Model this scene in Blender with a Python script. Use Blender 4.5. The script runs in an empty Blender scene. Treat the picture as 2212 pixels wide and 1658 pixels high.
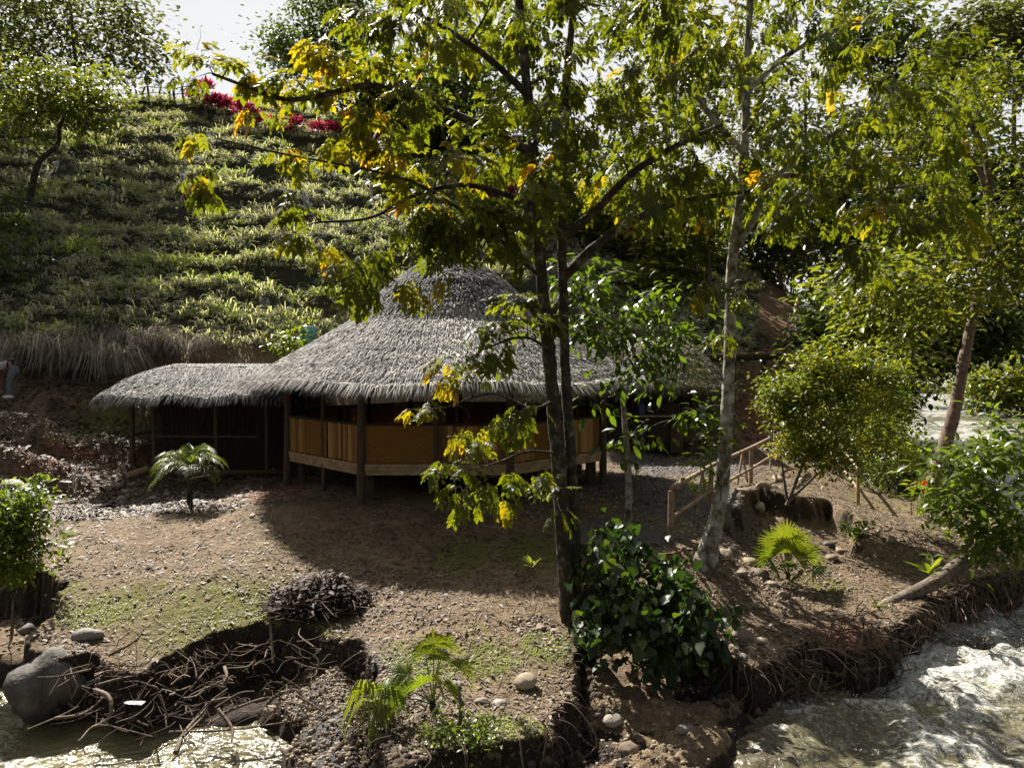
import bpy, math, numpy as np
from mathutils import Vector
C = bpy.context.scene
COL = C.collection
RG = np.random.default_rng(7)
PI = math.pi
# ------------------------------------------------------------------ camera geometry
CAMH, PITCH, FPX = 3.4, math.radians(2.0), 1580.0
cp, sp = math.cos(PITCH), math.sin(PITCH)
def P(px, py, d):
    "point seen at photo position (2212 wide) at forward distance d"
    u, v = (px-1106)/FPX, (829-py)/FPX
    D = np.array([u, cp+v*sp, -sp+v*cp])
    return np.array([0, 0, CAMH]) + D*(d/D[1])
def G(px, py, z):
    u, v = (px-1106)/FPX, (829-py)/FPX
    D = np.array([u, cp+v*sp, -sp+v*cp])
    return np.array([0, 0, CAMH]) + D*((z-CAMH)/D[2])
# ------------------------------------------------------------------ noise
def _h(i, j, s):
    n = (i.astype(np.int64)*374761393 + j.astype(np.int64)*668265263 + s*982451653) & 0x7fffffff
    n = ((n ^ (n >> 13))*1274126177) & 0x7fffffff
    return ((n ^ (n >> 16)) & 0xffff)/65535.0
def vn(x, y, s=0):
    x = np.asarray(x, float); y = np.asarray(y, float)
    i, j = np.floor(x), np.floor(y); fx, fy = x-i, y-j
    fx = fx*fx*(3-2*fx); fy = fy*fy*(3-2*fy)
    a = _h(i, j, s); b = _h(i+1, j, s); c = _h(i, j+1, s); d = _h(i+1, j+1, s)
    return ((a*(1-fx)+b*fx)*(1-fy) + (c*(1-fx)+d*fx)*fy)*2-1
def fbm(x, y, o=4, s=0):
    r = 0; a = 1.0
    for k in range(o):
        r = r + a*vn(np.asarray(x)*2**k, np.asarray(y)*2**k, s+k*17); a *= .5
    return r/1.9
def ss(x, a, b):
    t = np.clip((x-a)/(b-a), 0, 1); return t*t*(3-2*t)
# ------------------------------------------------------------------ mesh building
class MB:
    def __init__(s): s.V = []; s.F = []; s.n = 0; s.R = []
    def add(s, v, f, r=None):
        v = np.asarray(v, float).reshape(-1, 3); f = np.asarray(f, int)
        s.V.append(v); s.F.append(f+s.n); s.n += len(v)
        s.R.append(np.full(len(v), .5) if r is None else np.broadcast_to(r, len(v)))
        return s
    def box(s, c, size, R=None, r=None, taper=1):
        h = np.array(size)/2
        v = np.array([[x, y, z] for z in (-1, 1) for y in (-1, 1) for x in (-1, 1)], float)*h
        v[4:, :2] *= taper
        if R is not None: v = v@np.array(R).T
        return s.add(v+np.array(c), [[0, 2, 3, 1], [4, 5, 7, 6], [0, 1, 5, 4], [2, 6, 7, 3], [0, 4, 6, 2], [1, 3, 7, 5]], r)
    def tube(s, pts, rad, k=8, wob=0, cap=True, r=None, steps=0):
        p = np.asarray(pts, float); rad = np.broadcast_to(np.asarray(rad, float), len(p)).copy()
        if steps: p, rad = smooth(p, rad, steps)
        n = len(p); t = np.gradient(p, axis=0); t /= np.linalg.norm(t, axis=1)[:, None]+1e-9
        ref = np.array([0, 0, 1.]) if abs(t[:, 2]).mean() < .8 else np.array([1., 0, 0])
        a = np.cross(t, ref); a /= np.linalg.norm(a, axis=1)[:, None]+1e-9; b = np.cross(t, a)
        th = np.linspace(0, 2*PI, k, endpoint=False)
        rr = rad[:, None]*np.ones(k)
        if wob: rr = rr*(1+wob*RG.uniform(-1, 1, (n, k)))
        v = p[:, None, :] + rr[:, :, None]*(np.cos(th)[None, :, None]*a[:, None, :]+np.sin(th)[None, :, None]*b[:, None, :])
        v = v.reshape(-1, 3); i = np.arange(n-1)[:, None]*k; j = np.arange(k)[None]; j2 = (j+1) % k
        f = np.stack([i+j, i+j2, i+k+j2, i+k+j], -1).reshape(-1, 4)
        s.add(v, f, r)
        if cap:
            s.add(np.vstack([v[:k], p[:1]]), [[q, k, (q+1) % k] for q in range(k)], r)
            s.add(np.vstack([v[-k:], p[-1:]]), [[(q+1) % k, k, q] for q in range(k)], r)
        return s
    def build(s, name, mats, parent=None, smooth_=True, mi=None):
        me = bpy.data.meshes.new(name)
        V = np.vstack(s.V); me.vertices.add(len(V)); me.vertices.foreach_set('co', V.astype(np.float32).ravel())
        loops = np.concatenate([f.ravel() for f in s.F]); tot = np.concatenate([np.full(len(f), f.shape[1]) for f in s.F])
        st = np.concatenate([[0], np.cumsum(tot)[:-1]])
        me.loops.add(len(loops)); me.loops.foreach_set('vertex_index', loops.astype(np.int32))
        me.polygons.add(len(tot)); me.polygons.foreach_set('loop_start', st.astype(np.int32)); me.polygons.foreach_set('loop_total', tot.astype(np.int32))
        me.polygons.foreach_set('use_smooth', np.full(len(tot), smooth_))
        me.update(calc_edges=True)
        a = me.attributes.new('rnd', 'FLOAT', 'POINT'); a.data.foreach_set('value', np.concatenate(s.R).astype(np.float32))
        for m in (mats if isinstance(mats, (list, tuple)) else [mats]): me.materials.append(m)
        o = bpy.data.objects.new(name, me); COL.objects.link(o)
        if parent is not None: o.parent = parent
        return o
def smooth(p, rad, steps):
    P0 = np.vstack([2*p[0]-p[1], p, 2*p[-1]-p[-2]]); out = []; ro = []
    for i in range(1, len(P0)-2):
        for t in np.linspace(0, 1, steps, endpoint=False):
            a, b, c, d = P0[i-1:i+3]
            out.append(.5*((2*b)+(c-a)*t+(2*a-5*b+4*c-d)*t*t+(-a+3*b-3*c+d)*t**3))
            ro.append(rad[i-1]*(1-t)+rad[i]*t)
    out.append(p[-1]); ro.append(rad[-1])
    return np.array(out), np.array(ro)
def inst(mb, tv, tf, R, pos, sc, rnd):
    "many copies of a small template in one mesh: R (K,3,3) columns = axes"
    K = len(pos); tv = np.asarray(tv, float); tf = np.asarray(tf, int)
    sc = np.asarray(sc, float); sc = sc[:, None] if sc.ndim == 1 else sc
    v = np.einsum('kij,knj->kni', R, tv[None]*sc[:, None, :]) + pos[:, None, :]
    f = tf[None]+(np.arange(K)*len(tv))[:, None, None]
    mb.add(v.reshape(-1, 3), f.reshape(-1, tf.shape[1]), np.repeat(rnd, len(tv)))
def basis(d, up):
    d = d/(np.linalg.norm(d, axis=1)[:, None]+1e-9)
    x = np.cross(d, up); x /= np.linalg.norm(x, axis=1)[:, None]+1e-9
    z = np.cross(x, d)
    return np.stack([x, d, z], -1)
def rdir(n, el0=-1, el1=1):
    a = RG.uniform(0, 2*PI, n); z = RG.uniform(el0, el1, n); q = np.sqrt(np.clip(1-z*z, 0, 1))
    return np.stack([q*np.cos(a), q*np.sin(a), z], -1)
def tag(o, label=None, cat=None, group=None, kind=None):
    if label: o['label'] = label
    if cat: o['category'] = cat
    if group: o['group'] = group
    if kind: o['kind'] = kind
    return o
def empty(name, loc=(0, 0, 0)):
    o = bpy.data.objects.new(name, None); COL.objects.link(o); o.location = [float(q) for q in loc]; o.empty_display_size = .1
    return o
def thing(name, label, cat, group=None, loc=(0, 0, 0)):
    return tag(empty(name, loc), label, cat, group)
# ------------------------------------------------------------------ materials
def mat(name, cols, scale=4, rough=.8, bump=.3, bscale=None, attr=0, trans=0, spec=.3, detail=6, stretch=(1, 1, 1), pos=None, tcol=None, aniso=0):
    m = bpy.data.materials.new(name); m.use_nodes = True; N = m.node_tree.nodes; L = m.node_tree.links; N.clear()
    out = N.new('ShaderNodeOutputMaterial'); b = N.new('ShaderNodeBsdfPrincipled')
    b.inputs['Roughness'].default_value = rough; b.inputs['Specular IOR Level'].default_value = spec
    tc = N.new('ShaderNodeTexCoord'); mp = N.new('ShaderNodeMapping'); mp.inputs['Scale'].default_value = stretch
    L.new(tc.outputs['Object'], mp.inputs['Vector'])
    nz = N.new('ShaderNodeTexNoise'); nz.inputs['Scale'].default_value = scale; nz.inputs['Detail'].default_value = detail; nz.inputs['Roughness'].default_value = .65
    L.new(mp.outputs[0], nz.inputs['Vector'])
    cr = N.new('ShaderNodeValToRGB'); e = cr.color_ramp.elements
    pos = pos or (np.linspace(0, 1, len(cols)) if attr == 1 else np.linspace(.3, .7, len(cols)))
    for i, c in enumerate(cols):
        if i > 1: e.new(pos[i])
    for i, c in enumerate(cols):
        e[i].position = pos[i]; e[i].color = (*c, 1)
    if attr:
        at = N.new('ShaderNodeAttribute'); at.attribute_name = 'rnd'
        mx = N.new('ShaderNodeMix'); mx.data_type = 'FLOAT'; mx.inputs['Factor'].default_value = attr
        L.new(nz.outputs['Fac'], mx.inputs['A']); L.new(at.outputs['Fac'], mx.inputs['B']); L.new(mx.outputs['Result'], cr.inputs['Fac'])
    else: L.new(nz.outputs['Fac'], cr.inputs['Fac'])
    L.new(cr.outputs['Color'], b.inputs['Base Color'])
    if bump:
        n2 = N.new('ShaderNodeTexNoise'); n2.inputs['Scale'].default_value = bscale or scale*4; n2.inputs['Detail'].default_value = 5
        L.new(mp.outputs[0], n2.inputs['Vector'])
        bp = N.new('ShaderNodeBump'); bp.inputs['Strength'].default_value = bump; bp.inputs['Distance'].default_value = .03
        L.new(n2.outputs['Fac'], bp.inputs['Height']); L.new(bp.outputs[0], b.inputs['Normal'])
    if trans:
        t = N.new('ShaderNodeBsdfTranslucent'); ms = N.new('ShaderNodeMixShader'); ms.inputs[0].default_value = trans
        hs = N.new('ShaderNodeMix'); hs.data_type = 'RGBA'; hs.blend_type = 'MULTIPLY'; hs.inputs[0].default_value = 1
        L.new(cr.outputs['Color'], hs.inputs[6]); hs.inputs[7].default_value = (*(tcol or (1, 1, 1)), 1)
        L.new(hs.outputs[2], t.inputs['Color']); L.new(b.outputs[0], ms.inputs[1]); L.new(t.outputs[0], ms.inputs[2]); L.new(ms.outputs[0], out.inputs[0])
    else: L.new(b.outputs[0], out.inputs[0])
    return m
TC = (2.2, 2.0, .5)
M = {}
M['leaf_inga'] = mat('inga leaf', [(.04, .055, .01), (.08, .1, .013), (.125, .135, .014), (.24, .19, .012), (.42, .22, .015)], attr=1, rough=.45, trans=.58, spec=.45, bump=0, pos=[0, .45, .72, .88, 1], tcol=(1.95, 1.85, .42))
M['leaf_dark'] = mat('dark leaf', [(.03, .042, .016), (.06, .08, .022), (.12, .14, .03)], attr=1, rough=.38, trans=.42, spec=.45, bump=0, tcol=(1.7, 1.9, .4))
M['leaf_mid'] = mat('mid leaf', [(.045, .06, .018), (.1, .12, .022), (.19, .19, .03)], attr=1, rough=.38, trans=.48, spec=.45, bump=0, tcol=(1.8, 1.8, .45))
M['leaf_grey'] = mat('grey green leaf', [(.06, .075, .04), (.11, .112, .05), (.19, .2, .07)], attr=1, rough=.45, trans=.4, spec=.4, bump=0, tcol=(1.5, 1.6, .6))
M['leaf_yel'] = mat('yellow green leaf', [(.05, .08, .02), (.11, .15, .028), (.22, .24, .035), (.33, .24, .03)], attr=1, rough=.4, trans=.45, spec=.4, bump=0, tcol=(1.7, 1.6, .35))
M['leaf_fresh'] = mat('fresh leaf', [(.04, .065, .014), (.085, .125, .02), (.16, .19, .028)], attr=1, rough=.33, trans=.48, spec=.5, bump=0, tcol=(1.7, 1.8, .35))
M['leaf_heart'] = mat('heart leaf', [(.016, .036, .012), (.035, .065, .02), (.1, .13, .025)], attr=1, rough=.4, trans=.35, spec=.45, bump=0, tcol=(1.6, 1.7, .4))
M['leaf_red'] = mat('red leaf', [(.1, .015, .03), (.26, .035, .07), (.4, .09, .14)], attr=1, rough=.5, trans=.45, bump=0, tcol=(1.6, .8, .9))
M['leaf_dead'] = mat('dead leaf', [(.035, .02, .014), (.07, .04, .028), (.13, .08, .05)], attr=1, rough=.7, trans=.1, bump=0)
M['palm'] = mat('palm frond', [(.045, .07, .014), (.09, .125, .02), (.19, .2, .035)], attr=1, rough=.45, trans=.5, spec=.35, bump=0, tcol=(1.6, 1.7, .35))
M['grass'] = mat('grass blades', [(.12, .112, .105), (.42, .41, .4), (.36, .38, .28), (.2, .26, .05), (.34, .41, .07)], attr=1, rough=.5, trans=.4, spec=.4, bump=0, pos=[0, .3, .5, .7, 1], tcol=(1.8, 1.8, .8))
M['drygrass'] = mat('long dry grass', [(.16, .135, .11), (.5, .45, .36), (.22, .26, .06)], attr=1, rough=.5, trans=.3, spec=.4, bump=0, pos=[0, .6, 1])
M['bark_dark'] = mat('mossy dark bark', [(.02, .017, .013), (.045, .037, .025), (.09, .08, .055), (.22, .21, .18)], scale=7, rough=.9, bump=.9, pos=[.35, .52, .6, .72])
M['bark_pale'] = mat('pale lichen bark', [(.07, .055, .035), (.22, .2, .16), (.42, .4, .35)], scale=5, rough=.85, bump=.6, pos=[.38, .5, .62])
M['bark_grey'] = mat('grey bark', [(.05, .04, .03), (.13, .1, .075), (.22, .19, .15)], scale=8, rough=.9, bump=.8)
M['bark_red'] = mat('reddish bark', [(.07, .045, .035), (.16, .105, .08), (.24, .18, .14)], scale=9, rough=.9, bump=.8)
M['thatch'] = mat('grey thatch', [(.06, .056, .055), (.21, .2, .19), (.48, .455, .41)], attr=1, rough=.75, trans=.08, spec=.25, bump=0)
M['thatch_base'] = mat('thatch underlayer', [(.05, .045, .04), (.11, .1, .09)], scale=14, rough=1, bump=.8)
M['thatch_moss'] = mat('mossy thatch', [(.08, .07, .05), (.17, .15, .09), (.22, .2, .03)], attr=1, rough=.6, bump=0)
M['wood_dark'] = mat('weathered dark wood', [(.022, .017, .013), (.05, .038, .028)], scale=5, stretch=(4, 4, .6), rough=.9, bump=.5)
M['wood_post'] = mat('post wood', [(.05, .035, .024), (.12, .085, .055)], scale=6, stretch=(4, 4, .7), rough=.9, bump=.6)
M['bamboo'] = mat('split bamboo', [(.14, .07, .02), (.45, .24, .07), (.62, .38, .14)], scale=5, stretch=(6, 6, .7), rough=.5, bump=.3, attr=.5, trans=.35, pos=[.25, .5, .75])
M['bamboo_pole'] = mat('bamboo pole', [(.16, .1, .05), (.32, .22, .12), (.45, .34, .2)], scale=5, rough=.5, bump=.3, spec=.4)
M['rail'] = mat('weathered rail wood', [(.12, .075, .045), (.26, .18, .12), (.36, .28, .2)], scale=6, rough=.8, bump=.4)
M['stick'] = mat('drift wood', [(.05, .035, .024), (.13, .095, .065), (.22, .175, .125)], scale=5, rough=.75, bump=.5)
M['root'] = mat('fine roots', [(.035, .022, .015), (.1, .068, .045), (.24, .18, .125)], attr=1, rough=.8, bump=0)
M['rock'] = mat('river stone', [(.08, .07, .062), (.17, .15, .13), (.26, .23, .19)], scale=3, rough=.7, bump=.4, attr=.55, bscale=18)
M['rock_tan'] = mat('tan stone', [(.1, .075, .052), (.23, .18, .125), (.34, .285, .2)], scale=3, rough=.75, bump=.3, attr=.4, bscale=18)
M['boulder'] = mat('grey boulder', [(.035, .03, .024), (.095, .085, .07), (.2, .185, .16)], scale=2.2, rough=.75, bump=.8, bscale=11)
M['brick'] = mat('reddish plank', [(.12, .05, .035), (.2, .09, .065)], scale=6, rough=.8, bump=.4)
M['white'] = mat('white cloth', [(.55, .55, .56), (.7, .7, .7)], rough=.9, bump=.2)
M['blue'] = mat('blue plastic', [(.03, .04, .13), (.04, .055, .17)], rough=.4, bump=0)
M['teal'] = mat('pale blue plastic', [(.1, .3, .35), (.15, .38, .42)], rough=.4, bump=0)
M['skin'] = mat('skin', [(.16, .08, .05), (.2, .1, .065)], rough=.6, bump=0)
M['jeans'] = mat('grey trousers', [(.1, .11, .14), (.16, .17, .2)], scale=20, rough=.9, bump=.2)
M['shirt'] = mat('pale grey shirt', [(.32, .34, .4), (.4, .42, .48)], rough=.9, bump=.1)
M['black'] = mat('black cloth', [(.012, .012, .014), (.02, .02, .022)], rough=.9, bump=0)
M['flower'] = mat('red bloom', [(.6, .03, .01), (.75, .05, .02)], rough=.5, trans=.3, bump=0)
M['petal'] = mat('yellow leaf', [(.35, .25, .05), (.45, .35, .1)], rough=.5, trans=.4, bump=0)
# woven bamboo mat
def woven():
    m = mat('woven bamboo mat', [(.2, .1, .02), (.38, .2, .045)], scale=3, rough=.5, bump=0, trans=.45)
    N = m.node_tree.nodes; L = m.node_tree.links; b = [n for n in N if n.type == 'BSDF_PRINCIPLED'][0]
    tc = N.new('ShaderNodeTexCoord'); mp = N.new('ShaderNodeMapping'); mp.inputs['Rotation'].default_value = (0, PI/4, 0)
    w = N.new('ShaderNodeTexBrick'); w.inputs['Scale'].default_value = 14; w.offset = .5
    sw = N.new('ShaderNodeSeparateXYZ'); cb = N.new('ShaderNodeCombineXYZ')
    L.new(tc.outputs['Object'], mp.inputs[0]); L.new(mp.outputs[0], sw.inputs[0]); L.new(sw.outputs['X'], cb.inputs['X']); L.new(sw.outputs['Z'], cb.inputs['Y'])
    L.new(cb.outputs[0], w.inputs['Vector']); w.inputs['Color1'].default_value = (.62, .32, .07, 1); w.inputs['Color2'].default_value = (.4, .19, .04, 1); w.inputs['Mortar'].default_value = (.09, .04, .01, 1)
    w.inputs['Mortar Size'].default_value = .03; L.new(w.outputs['Color'], b.inputs['Base Color'])
    bp = N.new('ShaderNodeBump'); bp.inputs['Strength'].default_value = .6; bp.inputs['Distance'].default_value = .01
    L.new(w.outputs['Fac'], bp.inputs['Height']); bp.invert = True; L.new(bp.outputs[0], b.inputs['Normal'])
    return m
M['woven'] = woven()
# ------------------------------------------------------------------ terrain
WZ = -1.42
land = [G(px, py, -.75)[:2] for px, py in [(-500, 1225), (90, 1278), (128, 1310), (110, 1360), (70, 1400), (120, 1436), (200, 1420), (290, 1446), (370, 1405), (480, 1370), (560, 1352), (640, 1354), (720, 1372), (780, 1395),
        (812, 1440), (800, 1500), (805, 1560), (850, 1640), (960, 1612), (1040, 1600), (1100, 1580), (1190, 1570), (1240, 1480), (1242, 1400), (1262, 1330), (1330, 1300), (1420, 1330), (1480, 1395), (1560, 1424),
        (1628, 1436), (1690, 1418), (1735, 1372), (1790, 1388), (1850, 1400), (1905, 1378), (1950, 1335), (2000, 1300), (2080, 1262), (2212, 1225)]]
river = [tuple(p) for p in land] + [(11.5, 15.5), (13.5, 19), (15.5, 23), (18, 28), (20, 34), (21.5, 42), (24, 52), (30, 70), (48, 100), (75, 100), (48, 68), (39, 52), (34, 40), (31, 25), (30, 5), (30, -30), (-40, -30), (-40, 7)]
river = np.array(river)
def sdf(x, y, poly):
    "positive inside"
    x = np.asarray(x, float); y = np.asarray(y, float)
    dmin = np.full(x.shape, 1e9); ins = np.zeros(x.shape, bool)
    for (ax, ay), (bx, by) in zip(poly, np.roll(poly, -1, axis=0)):
        ex, ey = bx-ax, by-ay
        t = np.clip(((x-ax)*ex+(y-ay)*ey)/(ex*ex+ey*ey+1e-9), 0, 1)
        dmin = np.minimum(dmin, (x-ax-t*ex)**2+(y-ay-t*ey)**2)
        c = ((ay > y) != (by > y)); ins ^= c & (x < (bx-ax)*(y-ay)/((by-ay) if by != ay else 1e-9)+ax)
    d = np.sqrt(dmin); return np.where(ins, d, -d)
apron1 = np.array([G(px, py, -1.2)[:2] for px, py in [(1080, 1640), (1220, 1540), (1270, 1380), (1350, 1360), (1500, 1440), (1590, 1500), (1620, 1560), (1590, 1640), (1540, 1760), (1200, 1800)]])
apron2 = np.array([G(px, py, -1.45)[:2] for px, py in [(560, 1545), (620, 1490), (700, 1440), (820, 1450), (860, 1600), (830, 1800), (700, 1720), (640, 1640)]])
apron4 = np.array([G(px, py, -1.55)[:2] for px, py in [(120, 1480), (200, 1400), (500, 1360), (780, 1390), (800, 1480), (640, 1530), (520, 1560), (380, 1570), (240, 1560), (150, 1540)]])
hollow = np.array([G(px, py, -.45)[:2] for px, py in [(1570, 1165), (1640, 1105), (1720, 1115), (1790, 1100), (1850, 1125), (1855, 1165), (1790, 1178), (1720, 1190), (1620, 1210)]])
apron3 = np.array([G(px, py, -1.3)[:2] for px, py in [(-300, 1330), (120, 1330), (140, 1420), (60, 1440), (-300, 1440)]])
pathpts = np.array([[9.0, 27.0], [10.6, 30], [12.0, 32.5], [13.0, 36], [14.4, 40], [15.9, 43.5], [16.6, 46.5], [15.3, 49.5]])
ctl = [tuple(G(*a)) for a in [(300, 1400, -.75), (640, 1340, -.72), (1000, 1500, -.8), (1150, 1560, -.85), (1200, 1350, -.62), (900, 1320, -.5), (500, 1250, -.38), (150, 1230, -.3), (410, 1087, 0), (640, 1062, .05), (825, 1098, .05), (1200, 1100, 0), (1355, 1130, 0),
        (1080, 1200, -.15), (700, 1180, -.2), (1448, 1169, 0), (1625, 1042, 0), (1500, 1000, 0), (1450, 990, 0), (100, 1080, .0), (1600, 1240, -.45), (1700, 1225, -.6), (1900, 1200, -.75), (2100, 1180, -.78), (1930, 1060, -.7), (1855, 1092, -.62),
        (1650, 1320, -.75), (1800, 1330, -.78), (1950, 1280, -.78), (1560, 1400, -.75), (1690, 1000, .0), (1560, 1190, -.05)]]
ctl += [(-1.7, 20, .1), (-1.7, 24, .5), (-4, 26, 2.3), (0, 26.5, 2.0), (3, 26.5, .8), (-9, 20.5, .3), (-6.5, 22, .5), (-11, 19, .5), (-14, 18, .9), (-20, 18, 1.4), (-15.2, 22, 2.2), (-12, 22, 1.8), (-20, 22, 2.6), (-12, 25, 3.5), (-8, 25, 3.2), (-18, 26, 4.4),
        (5.4, 27, .1), (8, 26, .2), (3, 22, 0), (8, 22, 0), (6.5, 17.6, .1), (7.6, 18.5, -.1), (10, 26, -.1), (13, 25, -.7), (12, 21, -.7), (15, 27, -.8), (5, 31, 2.2), (8.5, 30.5, 2.0), (-13, 14, 0), (-10, 11, -.2), (0, 30, 4), (-10, 30, 6.6), (-20, 30, 7), (14, 31, .8),(0,4,-.9),(-10,5,-.8),(8,6,-.9),(20,20,-.9)]
ctl = np.array(ctl)
def _tps():
    x = ctl[:, 0]; y = ctl[:, 1]; n = len(x)
    r2 = (x[:, None]-x)**2+(y[:, None]-y)**2; K = .5*r2*np.log(r2+1e-9)+np.eye(n)*.15
    A = np.zeros((n+3, n+3)); A[:n, :n] = K; A[:n, n] = 1; A[:n, n+1] = x; A[:n, n+2] = y; A[n:, :n] = A[:n, n:].T
    return np.linalg.solve(A, np.concatenate([ctl[:, 2], [0, 0, 0]]))
TW = _tps()
def tps(x, y):
    r = TW[-3]+TW[-2]*x+TW[-1]*y
    for (cx, cy, cz), w in zip(ctl, TW):
        r2 = (x-cx)**2+(y-cy)**2; r = r+w*.5*r2*np.log(r2+1e-9)
    return r
def crest(x): return np.interp(x, [-70, -30, -15, -5, 5, 13, 20, 26, 40], [24, 21.7, 21, 19.5, 16, 12, 8, 2, 1])
def foot(x): return np.interp(x, [-40, -12, -5, 0, 5, 10, 14], [4.2, 3.0, 2.6, 1.6, .4, .1, -.3])
def benchphase(x, y): return (y + 1.7*fbm(x*.11, y*.12, 2, 5) + .6*vn(x*.45, y*.4, 9))/2.15
def dpath(x, y, pts=pathpts):
    d = np.full(np.shape(x), 1e9)
    for (ax, ay), (bx, by) in zip(pts[:-1], pts[1:]):
        ex, ey = bx-ax, by-ay; t = np.clip(((x-ax)*ex+(y-ay)*ey)/(ex*ex+ey*ey), 0, 1); d = np.minimum(d, np.hypot(x-ax-t*ex, y-ay-t*ey))
    return d
def zg(x, y, fine=True):
    x = np.asarray(x, float); y = np.asarray(y, float)
    xc = np.clip(x, -24, 20); yc = np.clip(y, 2, 34)
    near = tps(xc, yc)
    t = np.clip((y-24)/28, 0, 1.0)
    hill = foot(x)+(crest(x)-foot(x))*t - ss(y, 53, 110)*14
    w = ss(y+.35*np.clip(-x-5, 0, 8)*0, 26, 31)
    z = near*(1-w)+hill*w
    z = np.where(x < -22, np.maximum(z, 1.2+(-22-x)*.25+(y-18)*.1), z)
    ph = benchphase(x, y) % 1.0
    dp = dpath(x, y)
    bw = ss(y, 27, 30)*(1-ss(y, 51, 54))*ss(dp, 1.0, 2.2)
    z = z+bw*(.5+.5*vn(x*.22, y*.3, 41))*(np.where(ph < .5, ph/.5, (1-ph)/.5)-.5)+ss(y, 26, 29)*.6*fbm(x*.6, y*.6, 4, 43)*ss(dp, 1, 2.5)
    # dirt tiers left of the sheds
    tw = ss(-x, 9.5, 12)*ss(y, 17.0, 18.2)*(1-ss(y, 23, 25))
    z = z+tw*(.2*np.sin(y*3.4+x*.5+3*vn(x*.5, y*.5, 3))+.3*fbm(x*1.3, y*1.6, 5, 71))
    # earth mound under the front of the hut
    dh = np.hypot(x+1.7, y-20)
    z = z+.2*(1-ss(dh, 5.2, 6.2))*(1-ss(dh, 2, 3.5)*0)*ss(20.8-y, 0, 1.5)
    if fine:
        z = z+.06*fbm(x*.9, y*.9, 3, 1)+.028*fbm(x*4, y*4, 3, 2)
    z = z-.6*ss(sdf(x, y, hollow)+.2*fbm(x*2, y*2, 3, 52), -.12, .12)
    # banks
    s = sdf(x, y, river) + .2*fbm(x*1.5, y*1.5, 4, 31) + .05*vn(x*8, y*8, 8)
    bedz = -2.35
    z = np.where(y > 24, z+(-.9-z)*(1-ss(-s, 1.0, 5.5))*ss(y, 24, 28), z)
    wr = np.where((y > 17) | (x > 11.5), 1.6, .16)
    k = ss(s, -wr*.3, wr)
    zb = z*(1-k)+bedz*k
    a1 = -1.5+.30*ss(sdf(x, y, apron1), -.5, .5)+.4*fbm(x*1.6, y*1.6, 5, 4) - 1.3*(1-ss(sdf(x, y, apron1)+.45*fbm(x*1.2, y*1.2, 4, 6), -.7, .25))
    a2 = -1.34+.2*fbm(x*2, y*2, 4, 14) - 1.0*(1-ss(sdf(x, y, apron2)+.35*fbm(x*1.5, y*1.5, 4, 16), -.6, .3)) + .25*ss(sdf(x, y, apron2), 0, 1.0)
    a3 = -1.2+.1*fbm(x*2, y*2, 3, 24) - 1.2*(1-ss(sdf(x, y, apron3), -.5, .3))
    a4 = -1.56+.1*fbm(x*2.5, y*2.5, 4, 34) - 1.0*(1-ss(sdf(x, y, apron4)+.25*fbm(x*1.5, y*1.5, 4, 36), -.4, .2))
    return np.maximum(np.maximum(zb, a1), np.maximum(np.maximum(a2, a4), a3))
def gz(x, y): return float(zg(np.array([x]), np.array([y]))[0])
def onG(px, py, z0=-.5):
    z = z0
    for _ in range(8):
        p = G(px, py, z); z = .5*z+.5*gz(p[0], p[1])
    p = G(px, py, z); p[2] = gz(p[0], p[1]); return p
def setattrs(me, name, arr):
    a = me.attributes.new(name, 'FLOAT', 'POINT'); a.data.foreach_set('value', arr.astype(np.float32))
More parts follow.
